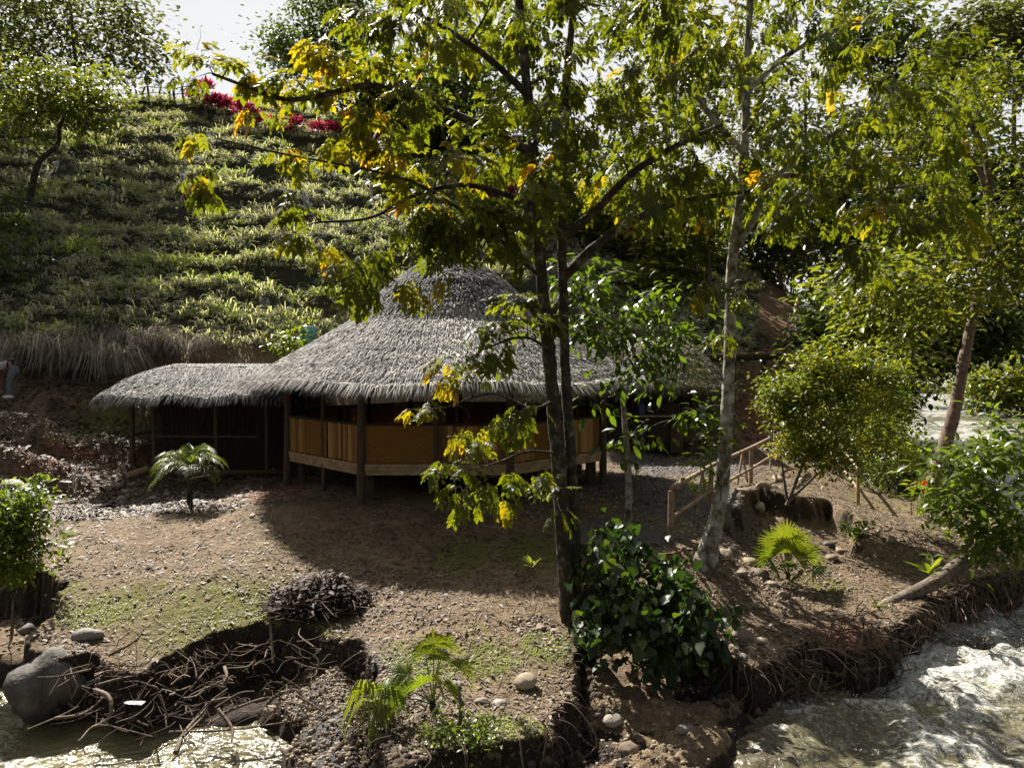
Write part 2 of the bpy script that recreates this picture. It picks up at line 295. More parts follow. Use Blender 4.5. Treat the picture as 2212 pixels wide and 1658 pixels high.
def make_ground():
    ys = np.exp(np.linspace(math.log(4.0), math.log(150), 900)); us = np.linspace(-1.25, 1.25, 1150)
    U, Y = np.meshgrid(us, ys); X = U*(Y+2)
    Z = zg(X, Y)
    V = np.stack([X, Y, Z], -1).reshape(-1, 3); r, c = X.shape
    i = np.arange(r-1)[:, None]*c+np.arange(c-1)[None]; f = np.stack([i, i+1, i+c+1, i+c], -1).reshape(-1, 4)
    m = bpy.data.materials.new('earth'); m.use_nodes = True; N = m.node_tree.nodes; L = m.node_tree.links
    b = N['Principled BSDF']; b.inputs['Roughness'].default_value = .92; b.inputs['Specular IOR Level'].default_value = .25
    tc = N.new('ShaderNodeTexCoord')
    def noise(s, d=8, ro=.65):
        n = N.new('ShaderNodeTexNoise'); n.inputs['Scale'].default_value = s; n.inputs['Detail'].default_value = d; n.inputs['Roughness'].default_value = ro; L.new(tc.outputs['Object'], n.inputs[0]); return n
    def ramp(src, cs):
        cr = N.new('ShaderNodeValToRGB'); e = cr.color_ramp.elements
        for q in range(len(cs)-2): e.new(.5)
        for q, (p_, c_) in enumerate(cs): e[q].position = p_; e[q].color = (*c_, 1)
        L.new(src, cr.inputs[0]); return cr.outputs[0]
    def mix(f_, a_, b_):
        x = N.new('ShaderNodeMix'); x.data_type = 'RGBA'; L.new(f_, x.inputs[0]); L.new(a_, x.inputs[6]); L.new(b_, x.inputs[7]); return x.outputs[2]
    def at(n):
        a = N.new('ShaderNodeAttribute'); a.attribute_name = n; return a.outputs['Fac']
    n1 = noise(2.2).outputs[0]; n2 = noise(14).outputs[0]; n3 = noise(.6, 4).outputs[0]; nb = noise(38, 3, .6).outputs[0]
    dirt = ramp(n2, [(.32, (.045, .031, .017)), (.5, (.18, .126, .074)), (.68, (.34, .255, .16))])
    dirt2 = ramp(n1, [(.35, (.06, .044, .026)), (.6, (.24, .172, .103))])
    base = N.new('ShaderNodeMix'); base.data_type = 'RGBA'; base.inputs[0].default_value = .45; L.new(dirt, base.inputs[6]); L.new(dirt2, base.inputs[7])
    col = base.outputs[2]
    red = ramp(n2, [(.35, (.12, .05, .03)), (.65, (.27, .13, .08))])
    moss = ramp(n2, [(.35, (.075, .075, .015)), (.65, (.15, .14, .03))])
    grav = ramp(nb, [(.4, (.05, .048, .047)), (.6, (.17, .16, .155))])
    hillc = ramp(n2, [(.35, (.02, .022, .012)), (.65, (.06, .06, .035))])
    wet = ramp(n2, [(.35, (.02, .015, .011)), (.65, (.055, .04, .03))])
    for an, cc in (('red', red), ('moss', moss), ('gravelly', grav), ('hilly', hillc), ('cutbank', wet)):
        mul = N.new('ShaderNodeMath'); mul.operation = 'MULTIPLY'; mul.use_clamp = True
        ad = N.new('ShaderNodeMath'); ad.operation = 'ADD'; ad.inputs[1].default_value = .45 if an in ('red', 'moss') else .9
        L.new(n1, ad.inputs[0]); L.new(ad.outputs[0], mul.inputs[0]); L.new(at(an), mul.inputs[1]); col = mix(mul.outputs[0], col, cc)
    L.new(col, b.inputs['Base Color'])
    bp = N.new('ShaderNodeBump'); bp.inputs['Strength'].default_value = .9; bp.inputs['Distance'].default_value = .05
    mh = N.new('ShaderNodeMath'); mh.operation = 'ADD'; L.new(nb, mh.inputs[0]); L.new(n2, mh.inputs[1]); L.new(mh.outputs[0], bp.inputs['Height']); L.new(bp.outputs[0], b.inputs['Normal'])
    mb = MB(); mb.add(V, f); o = mb.build('ground', m); tag(o, 'bare brown earth terrace rising to a stepped hillside', kind='structure')
    x, y = V[:, 0], V[:, 1]
    def spots(L_):
        a = np.zeros(len(x))
        for (px, py, z, r) in L_:
            g = G(px, py, z); a = np.maximum(a, 1-ss(np.hypot(x-g[0], (y-g[1])*.8), r*.35, r))
        return a
    me = o.data
    setattrs(me, 'moss', spots([(450, 1330, -.6, 1.3), (650, 1340, -.6, 1.0), (250, 1320, -.6, .9), (130, 1290, -.5, .6), (560, 1290, -.5, .9), (1000, 1190, -.1, .9), (1150, 1200, -.2, 1.0), (900, 1440, -.75, .6), (1180, 1400, -.7, .6), (1050, 1420, -.7, .6), (1960, 1060, -.7, 1.6), (230, 1010, .2, 1.5), (1780, 1260, -.7, .6), (1100,1590,-.8,.6)])*.95)
    setattrs(me, 'red', np.maximum(spots([(600, 1080, 0, 1.2), (150, 1020, .4, 1.5), (330, 1020, .2, 1.0), (1650, 960, .1, 1.5), (1560, 860, 1, 1.5), (1850, 1390, -.9, .8)]), (1-ss(dpath(x, y), .5, .9))*.6))
    setattrs(me, 'gravelly', spots([(1450, 1080, 0, 2.4), (1480, 1000, 0, 3.0), (1350, 1150, 0, 1.4), (1330, 1050, 0, 2.5), (700, 1600, -1.4, 1.4), ]))
    setattrs(me, 'hilly', ss(V[:, 1]-2*(np.abs(x+1)<7), 25, 28)*ss(dpath(x, y), .7, 1.1)*(1-.0*x)*np.where((x > 3) & (x < 11) & (y < 32), .2, 1))
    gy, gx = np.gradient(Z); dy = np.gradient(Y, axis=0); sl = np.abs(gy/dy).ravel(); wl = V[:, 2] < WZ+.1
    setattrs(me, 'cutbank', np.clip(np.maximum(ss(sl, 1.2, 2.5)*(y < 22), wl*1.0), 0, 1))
make_ground()
# ------------------------------------------------------------------ river
def make_water():
    ys = np.concatenate([[-40, -20, -8, -2, 2], np.exp(np.linspace(math.log(5), math.log(110), 620))]); us = np.linspace(-1, 1, 900)
    U, Y = np.meshgrid(us, ys); X = U*(np.abs(Y)*1.15+12)+6*0
    rap = ss(X, 1.9, 3.4)*ss(Y, 6, 9)
    far = ss(Y, 17, 24)
    A = .02+rap*(.17-.06*far)
    Xr = X*.8+Y*.45; Yr = -X*.45+Y*.8
    ridge = 1-np.abs(fbm(Xr*.55+.4*vn(X, Y, 3), Yr*1.1, 4, 61)); ridge2 = fbm(X*2.3, Y*2.8, 3, 44)
    Z = WZ -.2*(1-ss(X, 1.2, 3.2)) + A*((ridge-.75)*1.8+.5*ridge2) + .012*fbm(X*6, Y*6, 2, 21)
    big = fbm(Xr*.30, Yr*.55, 3, 81)
    foam = np.clip(.14+ss(ridge, .5, .92)*ss(big+.35*ridge2, -.45, .3), 0, 1)*rap
    foam = np.maximum(foam*(1-.35*far), rap*.45*ss(ridge2+.6*ridge, .5, 1.2)*ss(big, -.5, .5))
    # foam along the near bank of the rapids
    s = sdf(X, Y, river); foam = np.maximum(foam, rap*(1-ss(s, .35, 1.0))*ss(ridge2, -.4, .6)*.6)
    V = np.stack([X, Y, Z], -1).reshape(-1, 3); r, c = X.shape
    i = np.arange(r-1)[:, None]*c+np.arange(c-1)[None]; f = np.stack([i, i+1, i+c+1, i+c], -1).reshape(-1, 4)
    m = bpy.data.materials.new('muddy river water'); m.use_nodes = True; N = m.node_tree.nodes; L = m.node_tree.links
    b = N['Principled BSDF']; tc = N.new('ShaderNodeTexCoord')
    at = N.new('ShaderNodeAttribute'); at.attribute_name = 'foam'
    n = N.new('ShaderNodeTexNoise'); n.inputs['Scale'].default_value = 13; n.inputs['Detail'].default_value = 12; n.inputs['Roughness'].default_value = .8; n.inputs['Distortion'].default_value = .8; L.new(tc.outputs['Object'], n.inputs[0])
    ad = N.new('ShaderNodeMath'); ad.operation = 'MULTIPLY_ADD'; L.new(n.outputs[0], ad.inputs[0]); ad.inputs[1].default_value = 5.4; ad.inputs[2].default_value = -2.72
    a2 = N.new('ShaderNodeMath'); a2.operation = 'ADD'; L.new(at.outputs['Fac'], a2.inputs[0]); L.new(ad.outputs[0], a2.inputs[1])
    m3 = N.new('ShaderNodeMath'); m3.operation = 'MULTIPLY'; m3.use_clamp = True; L.new(a2.outputs[0], m3.inputs[0])
    g = N.new('ShaderNodeMath'); g.operation = 'MULTIPLY'; g.use_clamp = True; L.new(at.outputs['Fac'], g.inputs[0]); g.inputs[1].default_value = 4; L.new(g.outputs[0], m3.inputs[1])
    n2 = N.new('ShaderNodeTexNoise'); n2.inputs['Scale'].default_value = .9; n2.inputs['Detail'].default_value = 4; L.new(tc.outputs['Object'], n2.inputs[0])
    cr = N.new('ShaderNodeValToRGB'); e = cr.color_ramp.elements; e[0].position = .35; e[0].color = (.06, .05, .03, 1); e[1].position = .65; e[1].color = (.14, .125, .06, 1); L.new(n2.outputs[0], cr.inputs[0])
    mx = N.new('ShaderNodeMix'); mx.data_type = 'RGBA'; L.new(m3.outputs[0], mx.inputs[0]); L.new(cr.outputs[0], mx.inputs[6]); mx.inputs[7].default_value = (.66, .67, .65, 1)
    L.new(mx.outputs[2], b.inputs['Base Color'])
    rr = N.new('ShaderNodeMapRange'); L.new(m3.outputs[0], rr.inputs[0]); rr.inputs[3].default_value = .12; rr.inputs[4].default_value = .8; L.new(rr.outputs[0], b.inputs['Roughness'])
    b.inputs['IOR'].default_value = 1.33
    n4 = N.new('ShaderNodeTexNoise'); n4.inputs['Scale'].default_value = 8; n4.inputs['Detail'].default_value = 6; n4.inputs['Distortion'].default_value = .6; L.new(tc.outputs['Object'], n4.inputs[0])
    bp = N.new('ShaderNodeBump'); bp.inputs['Strength'].default_value = .55; bp.inputs['Distance'].default_value = .08; L.new(n4.outputs[0], bp.inputs['Height']); L.new(bp.outputs[0], b.inputs['Normal'])
    mb = MB(); mb.add(V, f); o = mb.build('river_water', m); setattrs(o.data, 'foam', foam.ravel()*.62); tag(o, 'muddy river with white rapids', kind='structure')
make_water()
def spray():
    n = 5200; y = np.exp(RG.uniform(math.log(7.6), math.log(17), n)); x = RG.uniform(2.6, 11, n); k = (x < y*.75) & (sdf(x, y, river) > .25) & (fbm(x*.9, y*1.1, 3, 81) > -.15); x, y = x[k], y[k]; n = len(x)
    a = 1.618; v = np.array([[1, 0, 0], [-1, 0, 0], [0, 1, 0], [0, -1, 0], [0, 0, 1], [0, 0, -1.]]); f = [[0, 2, 4], [2, 1, 4], [1, 3, 4], [3, 0, 4], [2, 0, 5], [1, 2, 5], [3, 1, 5], [0, 3, 5]]
    mb = MB(); inst(mb, v, f, np.tile(np.eye(3), (n, 1, 1)), np.stack([x, y, WZ+.02+.2*RG.random(n)**2], -1), .004+.009*RG.random(n)**2, RG.random(n)); o = mb.build('spray', M['white']); tag(o, 'white droplets thrown up by the rapids', 'spray', kind='stuff')
spray()
# ------------------------------------------------------------------ leaf templates (x side, y along, z normal)
SLV = [[0, 0, 0], [.2, .45, .05], [0, 1, -.06], [-.2, .45, .05]]; SLF = [[0, 1, 2], [0, 2, 3]]
MV = [[0, 0, 0], [.2, .3, .05], [.2, .68, .04], [0, 1, -.07], [-.2, .68, .04], [-.2, .3, .05]]; MF = [[0, 1, 2, 3], [0, 3, 4, 5]]
LV = np.array([[0, 0, 0], [-.17, .3, .04], [0, .33, 0], [.17, .3, .04], [-.18, .66, .02], [0, .68, -.03], [.18, .66, .02], [0, 1, -.12]])
LF = np.array([[0, 2, 1], [0, 3, 2], [1, 2, 5], [1, 5, 4], [2, 3, 6], [2, 6, 5], [4, 5, 7], [5, 6, 7]])
HV = np.array([[0, 0, 0], [-.36, .06, .05], [-.40, .35, .03], [-.2, .72, 0], [0, 1, -.12], [.2, .72, 0], [.40, .35, .03], [.36, .06, .05], [0, .4, -.05]])
HF = np.array([[0, 8, 1], [1, 8, 2], [2, 8, 3], [3, 8, 4], [4, 8, 5], [5, 8, 6], [6, 8, 7], [7, 8, 0]])
def pinnate(pairs=4, seed=0):
    "compound leaf, unit rachis along +y drooping; leaflets grow towards the tip"
    r = np.random.default_rng(seed); V = []; F = []; n = 0
    for k in range(pairs):
        t = .3+.7*k/(pairs-1); y = t; z = -.25*t*t
        for sd in (-1, 1):
            L_ = (.38+.22*t)*r.uniform(.9, 1.1); ang = math.radians(62-26*t)*sd+r.uniform(-.1, .1); dr = r.uniform(.15, .5)
            d = np.array([math.sin(ang), math.cos(ang), -dr]); d /= np.linalg.norm(d); s_ = np.cross(d, [0, 0, 1.]); s_ /= np.linalg.norm(s_); u = np.cross(s_, d)
            V.append(LV@np.array([s_*1.15, d, u])*L_+np.array([0, y, z])); F.append(LF+n); n += 8
    # rachis
    V.append(np.array([[-.012, 0, 0], [.012, 0, 0], [.008, 1, -.25], [-.008, 1, -.25]])); F.append(np.array([[n, n+1, n+2], [n, n+2, n+3]]))
    return np.vstack(V), np.vstack(F)
PIN = [pinnate(4, 1), pinnate(5, 2), pinnate(3, 3)]
def scatter(mb, tv, tf, pos, size, d=None, droop=.3, var=.45, rnd=None, up=None):
    n = len(pos)
    if d is None: d = rdir(n, -.6, .5)
    d = d.copy(); d[:, 2] -= droop
    u = np.array([0, 0, 1.])+rdir(n)*.55 if up is None else up
    R = basis(d, u); sc = size*RG.uniform(1-var, 1+var, n)
    if rnd is None: rnd = RG.uniform(0, 1, n)
    inst(mb, tv, tf, R, pos, sc, rnd)
# ------------------------------------------------------------------ trees
def skeleton(mb, lines, tips, rtw=.012, rmax=.05, k=5, lift=.15):
    S = []; Rr = []
    for pts, r0, r1 in lines:
        pts = np.array(pts, float); rad = np.linspace(r0, r1, len(pts))
        mb.tube(pts, rad, k=12 if r0 > .08 else 7, wob=.12, steps=8)
        q, r_ = smooth(pts, rad, 8); S.append(q[3:]); Rr.append(r_[3:])
    S = np.vstack(S); Rr = np.concatenate(Rr); dirs = []
    order = np.argsort([np.min(np.linalg.norm(S-t, axis=1)) for t in tips]) if len(tips) else []
    dirs = [None]*len(tips)
    for i in order:
        t = tips[i]; dd = np.linalg.norm(S-t, axis=1)+.8*np.clip(S[:, 2]-t[2], 0, None); j = int(np.argmin(dd)); a = S[j]
        L_ = np.linalg.norm(t-a)+1e-6; m1 = a+(t-a)*.35+np.array([0, 0, lift*L_])+rdir(1)[0]*L_*.08; m2 = a+(t-a)*.7+np.array([0, 0, lift*.8*L_])+rdir(1)[0]*L_*.08
        r0 = min(rmax, Rr[j]*.7, rtw+.014*L_); pts, rad = smooth(np.array([a, m1, m2, t]), np.array([r0, r0*.75, r0*.5, rtw*.6]), 4)
        mb.tube(pts, rad, k=k, cap=False); S = np.vstack([S, pts[2:]]); Rr = np.concatenate([Rr, rad[2:]])
        dv = t-m2; dirs[i] = dv/(np.linalg.norm(dv)+1e-6)
    return dirs
def tree(name, label, cat, trunk, blobs, leaf='leaf_mid', bark='bark_grey', ls=.16, per=90, cl=.5, tmpl=(MV, MF), group=None, r0=.15, extra=[], bias=0, twig=.012, hollow=.55, droop=.3, rb=1.0):
    "trunk: list of (px,py,d); blobs: (px,py,d, rx_px, ry_px, tips)"
    root = thing(name, label, cat, group, P(*trunk[0]) if len(trunk[0]) == 3 else trunk[0])
    base = np.array(root.location)
    T = [P(*q) for q in trunk]; T[0] = T[0]-np.array([0, 0, .12]); tips = []; cr = []
    for (px, py, d, rx, ry, n) in blobs:
        c = P(px, py, d); s = d/FPX
        q = rdir(n)*(RG.uniform(hollow, 1, n)**.6*RG.choice([1, 1, 1.25], n))[:, None]*np.array([rx*s, (rx+ry)*.5*s*.9, ry*s])
        tips += list(c+q)
    mb = MB(); dirs = skeleton(mb, [(np.array(T)-base, r0, r0*.35)]+[([P(*q)-base for q in e], rr, rr*.4) for e, rr in extra], [t-base for t in tips], rtw=twig)
    mb.build('trunk', M[bark], root)
    lb = MB(); tp = np.array(tips)-base; n = len(tp)
    cid = np.repeat(np.arange(n), per); kk = np.exp(RG.normal(0, .42, n)); cid = cid[RG.random(len(cid)) < np.clip(kk[cid]**2*.8, .15, 1)]; jit = RG.normal(0, 1, (len(cid), 3))*cl*kk[cid][:, None]*np.array([.6, .6, .42])
    pos = tp[cid]+jit; tint = RG.uniform(-.2, .2, n)[cid]
    rnd = np.clip(.45+bias+tint+RG.normal(0, .17, len(cid)), 0, 1)
    out = jit/(np.linalg.norm(jit, axis=1)[:, None]+1e-6); d = out*.7+rdir(len(cid), -.5, .6)
    scatter(lb, tmpl[0], tmpl[1], pos, ls, d=d, droop=droop, rnd=rnd)
    lb.build('crown', M[leaf], root)
    return root
def fromP(lst): return [P(*q) for q in lst]

def hero(label, base_px, lines, sprays, r, bark, bare=40, bz=0, extra_tips=[]):
    root = thing('tree', label, 'tree', None, base_px); base = np.array(base_px, float)
    tips = [P(s[0], s[1], s[2])-base for s in sprays]
    bt = []
    for _ in range(bare):
        s = sprays[RG.integers(len(sprays))]; bt.append(P(s[0]+RG.normal(0, 55), s[1]+RG.normal(0, 55), s[2]+RG.normal(0, .5))-base)
    mb = MB(); L_ = [([P(*q)-base for q in pts], a, b) for pts, a, b in lines]
    dirs = skeleton(mb, L_, tips+bt, rtw=.007, rmax=.04)
    mb.build('trunk', M[bark], root)
    lb = MB()
    for s, t, dv in zip(sprays, tips, dirs):
        px, py, d, rp, n, tint = s; n = int(n*2.2); ssc = .78 if rp <= 40 else 1.0; rad = rp*d/FPX
        out = rdir(n, -.55, .35)
        if dv is not None: out = out+dv*.7
        out /= np.linalg.norm(out, axis=1)[:, None]
        pos = t+out*(RG.uniform(.15, 1, n)[:, None])*rad*.75 + RG.normal(0, .05, (n, 3))
        k = RG.integers(0, 3, n)
        rnd = np.clip(RG.normal(.42 if tint == 0 else (.66 if tint == 1 else .77), .13, n), 0, 1)
        for v in range(3):
            q = k == v
            if q.any():
                dd = out[q]+rdir(q.sum(), -.3, .3)*.5; dd[:, 2] -= .45
                R = basis(dd, np.array([0, 0, 1.])+rdir(q.sum())*.45)
                inst(lb, PIN[v][0], PIN[v][1], R, pos[q], RG.uniform(.16, .285, q.sum())*ssc, rnd[q])
    lb.build('crown', M['leaf_inga'], root)
    return root
# two-stemmed dark tree in front of the hut
b1 = onG(1225, 1340, -.6); D1 = b1[1]
sp1 = []
def S_(px, py, d, r=60, n=14, t=0): sp1.append((px, py, d, r, n, t))
for a in [(425, 105, 9.6, 40, 7, 1), (450, 135, 9.7, 40, 8, 1), (500, 135, 9.8, 34, 5, 1), (430, 165, 9.8, 30, 4, 0), (560, 150, 9.9, 45, 9, 1), (610, 165, 9.8, 45, 9, 1), (650, 185, 10, 50, 9, 1), (700, 95, 9.8, 42, 9, 2), (740, 115, 9.9, 46, 10, 2), (735, 190, 10, 60, 12, 1), (545, 240, 10, 26, 5, 2), (600, 232, 10, 22, 3, 1),
          (428, 285, 9.4, 22, 4, 1), (437, 375, 9.3, 30, 8, 1), (440, 400, 9.3, 24, 6, 0), (610, 325, 9.8, 26, 5, 2), (650, 335, 9.8, 40, 9, 1), (770, 225, 9.9, 50, 13, 2), (790, 260, 10, 50, 13, 1), (740, 300, 10, 42, 9, 1), (790, 320, 10, 36, 9, 2), (850, 320, 10, 48, 12, 2), (870, 360, 10.2, 48, 11, 1),
          (650, 450, 9.6, 45, 9, 0), (640, 500, 9.6, 45, 9, 1), (700, 540, 9.6, 40, 9, 2), (750, 565, 9.5, 52, 14, 0), (770, 610, 9.5, 50, 13, 0), (800, 540, 9.7, 46, 9, 0), (880, 600, 9.6, 30, 7, 1), (890, 630, 9.6, 26, 5, 1), (930, 470, 10, 46, 9, 0), (890, 420, 10.1, 46, 9, 1), (850, 40, 10, 60, 12, 0), (780, 40, 10, 60, 11, 1), (800, 130, 10.1, 60, 12, 1),
          (960, 600, 10, 24, 4, 1), (860, 490, 10, 40, 7, 0), (1030, 480, 10.4, 50, 10, 0), (1090, 500, 10.6, 50, 9, 0), (960, 540, 10, 34, 6, 0)]: S_(*a)
for _ in range(112):   # centre of the crown
    px = RG.uniform(860, 1500); py = RG.uniform(-60, 440); S_(px, py, D1+RG.uniform(-1.9, 2.6), 74, 8, 1 if (px < 1020 and RG.random() < .5) or RG.random() < .14 else 0)
for _ in range(20): S_(RG.uniform(930, 1170), RG.uniform(420, 530), D1-RG.uniform(.2, 1.2), 46, 6, 0)
for a in [(1120, 650, 10.6, 45, 11, 0), (1080, 700, 10.4, 48, 13, 0), (1140, 700, 10.7, 46, 10, 0), (1060, 750, 10.3, 46, 10, 0), (1010, 770, 10.2, 34, 7, 1), (960, 775, 10.1, 28, 6, 2), (960, 815, 10.1, 30, 6, 2), (1010, 815, 10.1, 30, 6, 1), (1190, 690, 10.8, 40, 8, 0),
          (885, 885, 9.9, 20, 4, 2), (925, 870, 9.9, 18, 3, 1), (1000, 935, 10, 36, 8, 1), (1030, 960, 10, 34, 7, 1), (1100, 900, 10.2, 48, 12, 0), (1140, 880, 10.3, 40, 9, 0), (1060, 925, 10.1, 30, 6, 1),
          (960, 1000, 10, 34, 7, 0), (1000, 1010, 10, 36, 8, 0), (1040, 1040, 10, 40, 9, 0), (1100, 1030, 10.1, 40, 9, 0), (1000, 1080, 9.9, 34, 8, 0), (980, 1055, 9.9, 28, 6, 0), (1080, 1075, 10, 36, 7, 1), (1160, 1030, 10.3, 36, 8, 0), (1190, 1060, 10.4, 30, 6, 0), (1210, 1100, 10.4, 22, 4, 0)]: S_(*a)
d1 = D1
hero('tall dark two-stemmed tree with drooping pinnate leaves in front of the round hut', b1,
     [([(1230, 1350, d1), (1222, 1240, d1), (1212, 1080, d1), (1203, 960, d1), (1192, 840, d1), (1180, 700, d1), (1166, 560, d1), (1160, 420, d1), (1150, 300, d1), (1135, 150, d1), (1120, -20, d1), (1110, -200, d1)], .13, .055),
      ([(1242, 1345, d1+.05), (1243, 1240, d1+.1), (1238, 1080, d1+.12), (1230, 930, d1+.1), (1221, 800, d1+.15), (1217, 650, d1+.2), (1213, 480, d1+.2), (1216, 330, d1+.3), (1226, 150, d1+.3), (1240, 0, d1+.3), (1250, -180, d1+.3)], .1, .045),
      ([(1165, 340, d1), (1090, 300, d1-.2), (1000, 255, d1-.5), (900, 215, d1-.8), (800, 185, d1-1.0), (700, 205, d1-1.1), (620, 215, d1-1.2), (540, 190, d1-1.3), (460, 160, d1-1.3)], .075, .02),
      ([(1210, 520, d1+.2), (1290, 450, d1), (1370, 370, d1-.1), (1470, 310, d1-.2), (1560, 270, d1)], .08, .03),
      ([(1215, 600, d1+.2), (1300, 520, d1+.4), (1400, 460, d1+.5), (1500, 430, d1+.6), (1640, 410, d1+.8)], .085, .03),
      ([(1145, 210, d1), (1060, 130, d1-.4), (960, 60, d1-.7), (860, 10, d1-.9)], .06, .02),
      ([(1170, 450, d1), (1090, 420, d1-.4), (1000, 400, d1-.7), (900, 420, d1-.9), (800, 470, d1-1.2), (690, 480, d1-1.4)], .05, .015),
      ([(1170, 600, d1), (1080, 520, d1-.6), (960, 430, d1-1), (850, 380, d1-1.2), (600, 330, d1-1.4), (470, 300, d1-1.7)], .03, .01),
      ([(1205, 860, d1), (1150, 880, d1-.4), (1060, 850, d1-.8), (960, 880, d1-1), (880, 885, d1-1.1)], .022, .008),
      ([(1210, 980, d1), (1140, 975, d1-.4), (1070, 1000, d1-.7), (990, 1020, d1-.9)], .022, .008),
      ([(1195, 760, d1), (1140, 730, d1-.4), (1080, 740, d1-.7), (980, 790, d1-.9)], .028, .009)],
     sp1, .17, 'bark_dark', bare=150)
# pale lichen tree beside the railing
b3 = onG(1530, 1212, -.1); D3 = b3[1]
sp3 = []
for _ in range(160):
    px = RG.uniform(1440, 2080); py = RG.uniform(-80, 480)
    if (px > 1950 and py < 60): continue
    sp3.append((px, py, D3+RG.uniform(-2.2, 2.5), 74, 6, 1 if RG.random() < .12 else 0))
sp3 += [(1500, 470, D3-1, 26, 5, 2), (1540, 610, D3-.8, 40, 10, 0), (1590, 620, D3-.7, 34, 7, 0), (1510, 640, D3-.8, 26, 5, 1), (1560, 720, D3-.6, 24, 6, 0), (1600, 640, D3-.5, 26, 5, 0), (1850, 520, D3-1.2, 56, 12, 0), (1840, 560, D3-1.2, 40, 8, 0), (1960, 470, D3-1, 60, 10, 0), (2030, 440, D3-1, 50, 8, 0), (1760, 400, D3-1, 55, 12, 0), (1700, 460, D3-1, 55, 10, 0), (1900, 600, D3-.8, 40, 8, 0)]
d3 = D3
hero('pale lichen-barked tree with leaning stem beside the wooden railing', b3,
     [([(1522, 1222, d3), (1545, 1130, d3), (1560, 1050, d3), (1568, 930, d3), (1575, 800, d3+.1), (1578, 680, d3+.2), (1582, 560, d3+.3), (1600, 420, d3+.3), (1610, 280, d3+.4), (1615, 120, d3+.4), (1622, -60, d3+.4), (1630, -200, d3+.4)], .135, .05),
      ([(1518, 1235, d3-.05), (1532, 1180, d3), (1550, 1110, d3)], .23, .12),
      ([(1587, 540, d3+.3), (1630, 470, d3+.1), (1660, 400, d3), (1740, 330, d3-.2), (1850, 260, d3-.4)], .065, .03),
      ([(1606, 330, d3+.4), (1520, 230, d3+.3), (1470, 120, d3)], .06, .03),
      ([(1612, 200, d3+.4), (1700, 120, d3+.3), (1820, 60, d3+.5), (1940, 40, d3+.8)], .06, .02),
      ([(1602, 380, d3+.3), (1720, 380, d3), (1850, 410, d3-.6), (1980, 400, d3-1)], .055, .02)],
     sp3, .19, 'bark_pale', bare=110)
# sapling growing on the pale trunk
BL = lambda *a: list(a)
tree('sapling', 'slender broad-leaved sapling with dark green leaves right of the two-stemmed trunk', 'tree', [(1356, 1132, 15), (1358, 1050, 15), (1352, 950, 15), (1345, 860, 15), (1330, 760, 15), (1320, 660, 15)],
     [(1340, 650, 14.8, 100, 50, 16), (1260, 600, 14.8, 50, 40, 5), (1430, 690, 14.8, 80, 45, 10), (1330, 740, 14.6, 80, 40, 7), (1455, 750, 14.6, 50, 40, 6), (1250, 690, 14.8, 40, 40, 4), (1420, 830, 14.5, 50, 40, 4), (1310, 840, 14.5, 40, 30, 3), (1480, 890, 14.5, 35, 20, 3), (1380, 930, 14.5, 30, 20, 2)],
     'leaf_fresh', 'bark_pale', ls=.24, per=28, cl=.34, tmpl=(LV, LF), r0=.085, bias=-.25, droop=.55, hollow=.3)
tree('sapling', 'young bush of fresh yellow-green leaves sprouting around the pale trunk', 'bush', [(1556, 1085, D3-.25), (1560, 1040, D3-.3), (1580, 1000, D3-.3)],
     [(1530, 970, D3-.3, 30, 30, 5), (1570, 940, D3-.3, 35, 25, 5), (1630, 905, D3-.2, 40, 20, 4), (1540, 1030, D3-.35, 30, 25, 4)],
     'leaf_fresh', 'bark_pale', ls=.15, per=14, cl=.2, tmpl=(LV, LF), r0=.02, bias=.25, twig=.005)
# round yellow-green bush by the railing
tree('bush', 'rounded small-leaved bush with yellow-green tips standing right of the railing', 'bush', [(1700, 1080, 17.2), (1735, 1000, 17.3), (1770, 930, 17.4), (1800, 850, 17.4)],
     [(1800, 790, 17.2, 80, 32, 20), (1870, 825, 17.3, 75, 40, 20), (1720, 840, 17.1, 60, 35, 14), (1780, 880, 16.8, 110, 50, 30), (1675, 875, 17, 45, 30, 9), (1900, 900, 17.5, 70, 50, 18), (1735, 955, 17, 60, 35, 13), (1830, 975, 17, 90, 40, 18), (1930, 985, 17.5, 50, 45, 9), (1780, 755, 17.2, 20, 14, 2), (1850, 770, 17.3, 20, 12, 2)],
     'leaf_yel', 'bark_grey', ls=.1, per=190, cl=.26, r0=.05, extra=[([(1700, 1075, 17.2), (1690, 1010, 17.2), (1680, 940, 17.2)], .035), ([(1705, 1080, 17.2), (1790, 1000, 17.4), (1860, 930, 17.6)], .04)], twig=.007, hollow=.4)
# big leaning right-hand tree
b4 = P(1995, 1085, 20.5)
tree('tree', 'leaning tree with reddish bark in front of the far river bend', 'tree', [(1995, 1085, 20.5), (2030, 1000, 20.6), (2065, 870, 20.8), (2090, 740, 21), (2120, 600, 21.2), (2140, 460, 21.5), (2128, 340, 21.7), (2085, 240, 22)],
     [(2120, 200, 22, 100, 50, 18), (2010, 240, 22, 80, 45, 12), (2190, 300, 21, 70, 70, 12), (2190, 480, 20.5, 60, 70, 14), (2060, 520, 20.5, 70, 60, 14), (2130, 620, 20.2, 90, 45, 18), (1960, 620, 20.5, 80, 45, 14), (1900, 640, 21, 60, 40, 10), (1990, 720, 21, 60, 60, 10), (2200, 580, 20.2, 50, 50, 8)],
     'leaf_mid', 'bark_red', ls=.21, per=85, cl=.55, tmpl=(LV, LF), r0=.2, extra=[([(2138, 440, 21.5), (2110, 360, 21.5), (2040, 310, 21.3), (1960, 320, 21)], .09)], bias=.08)
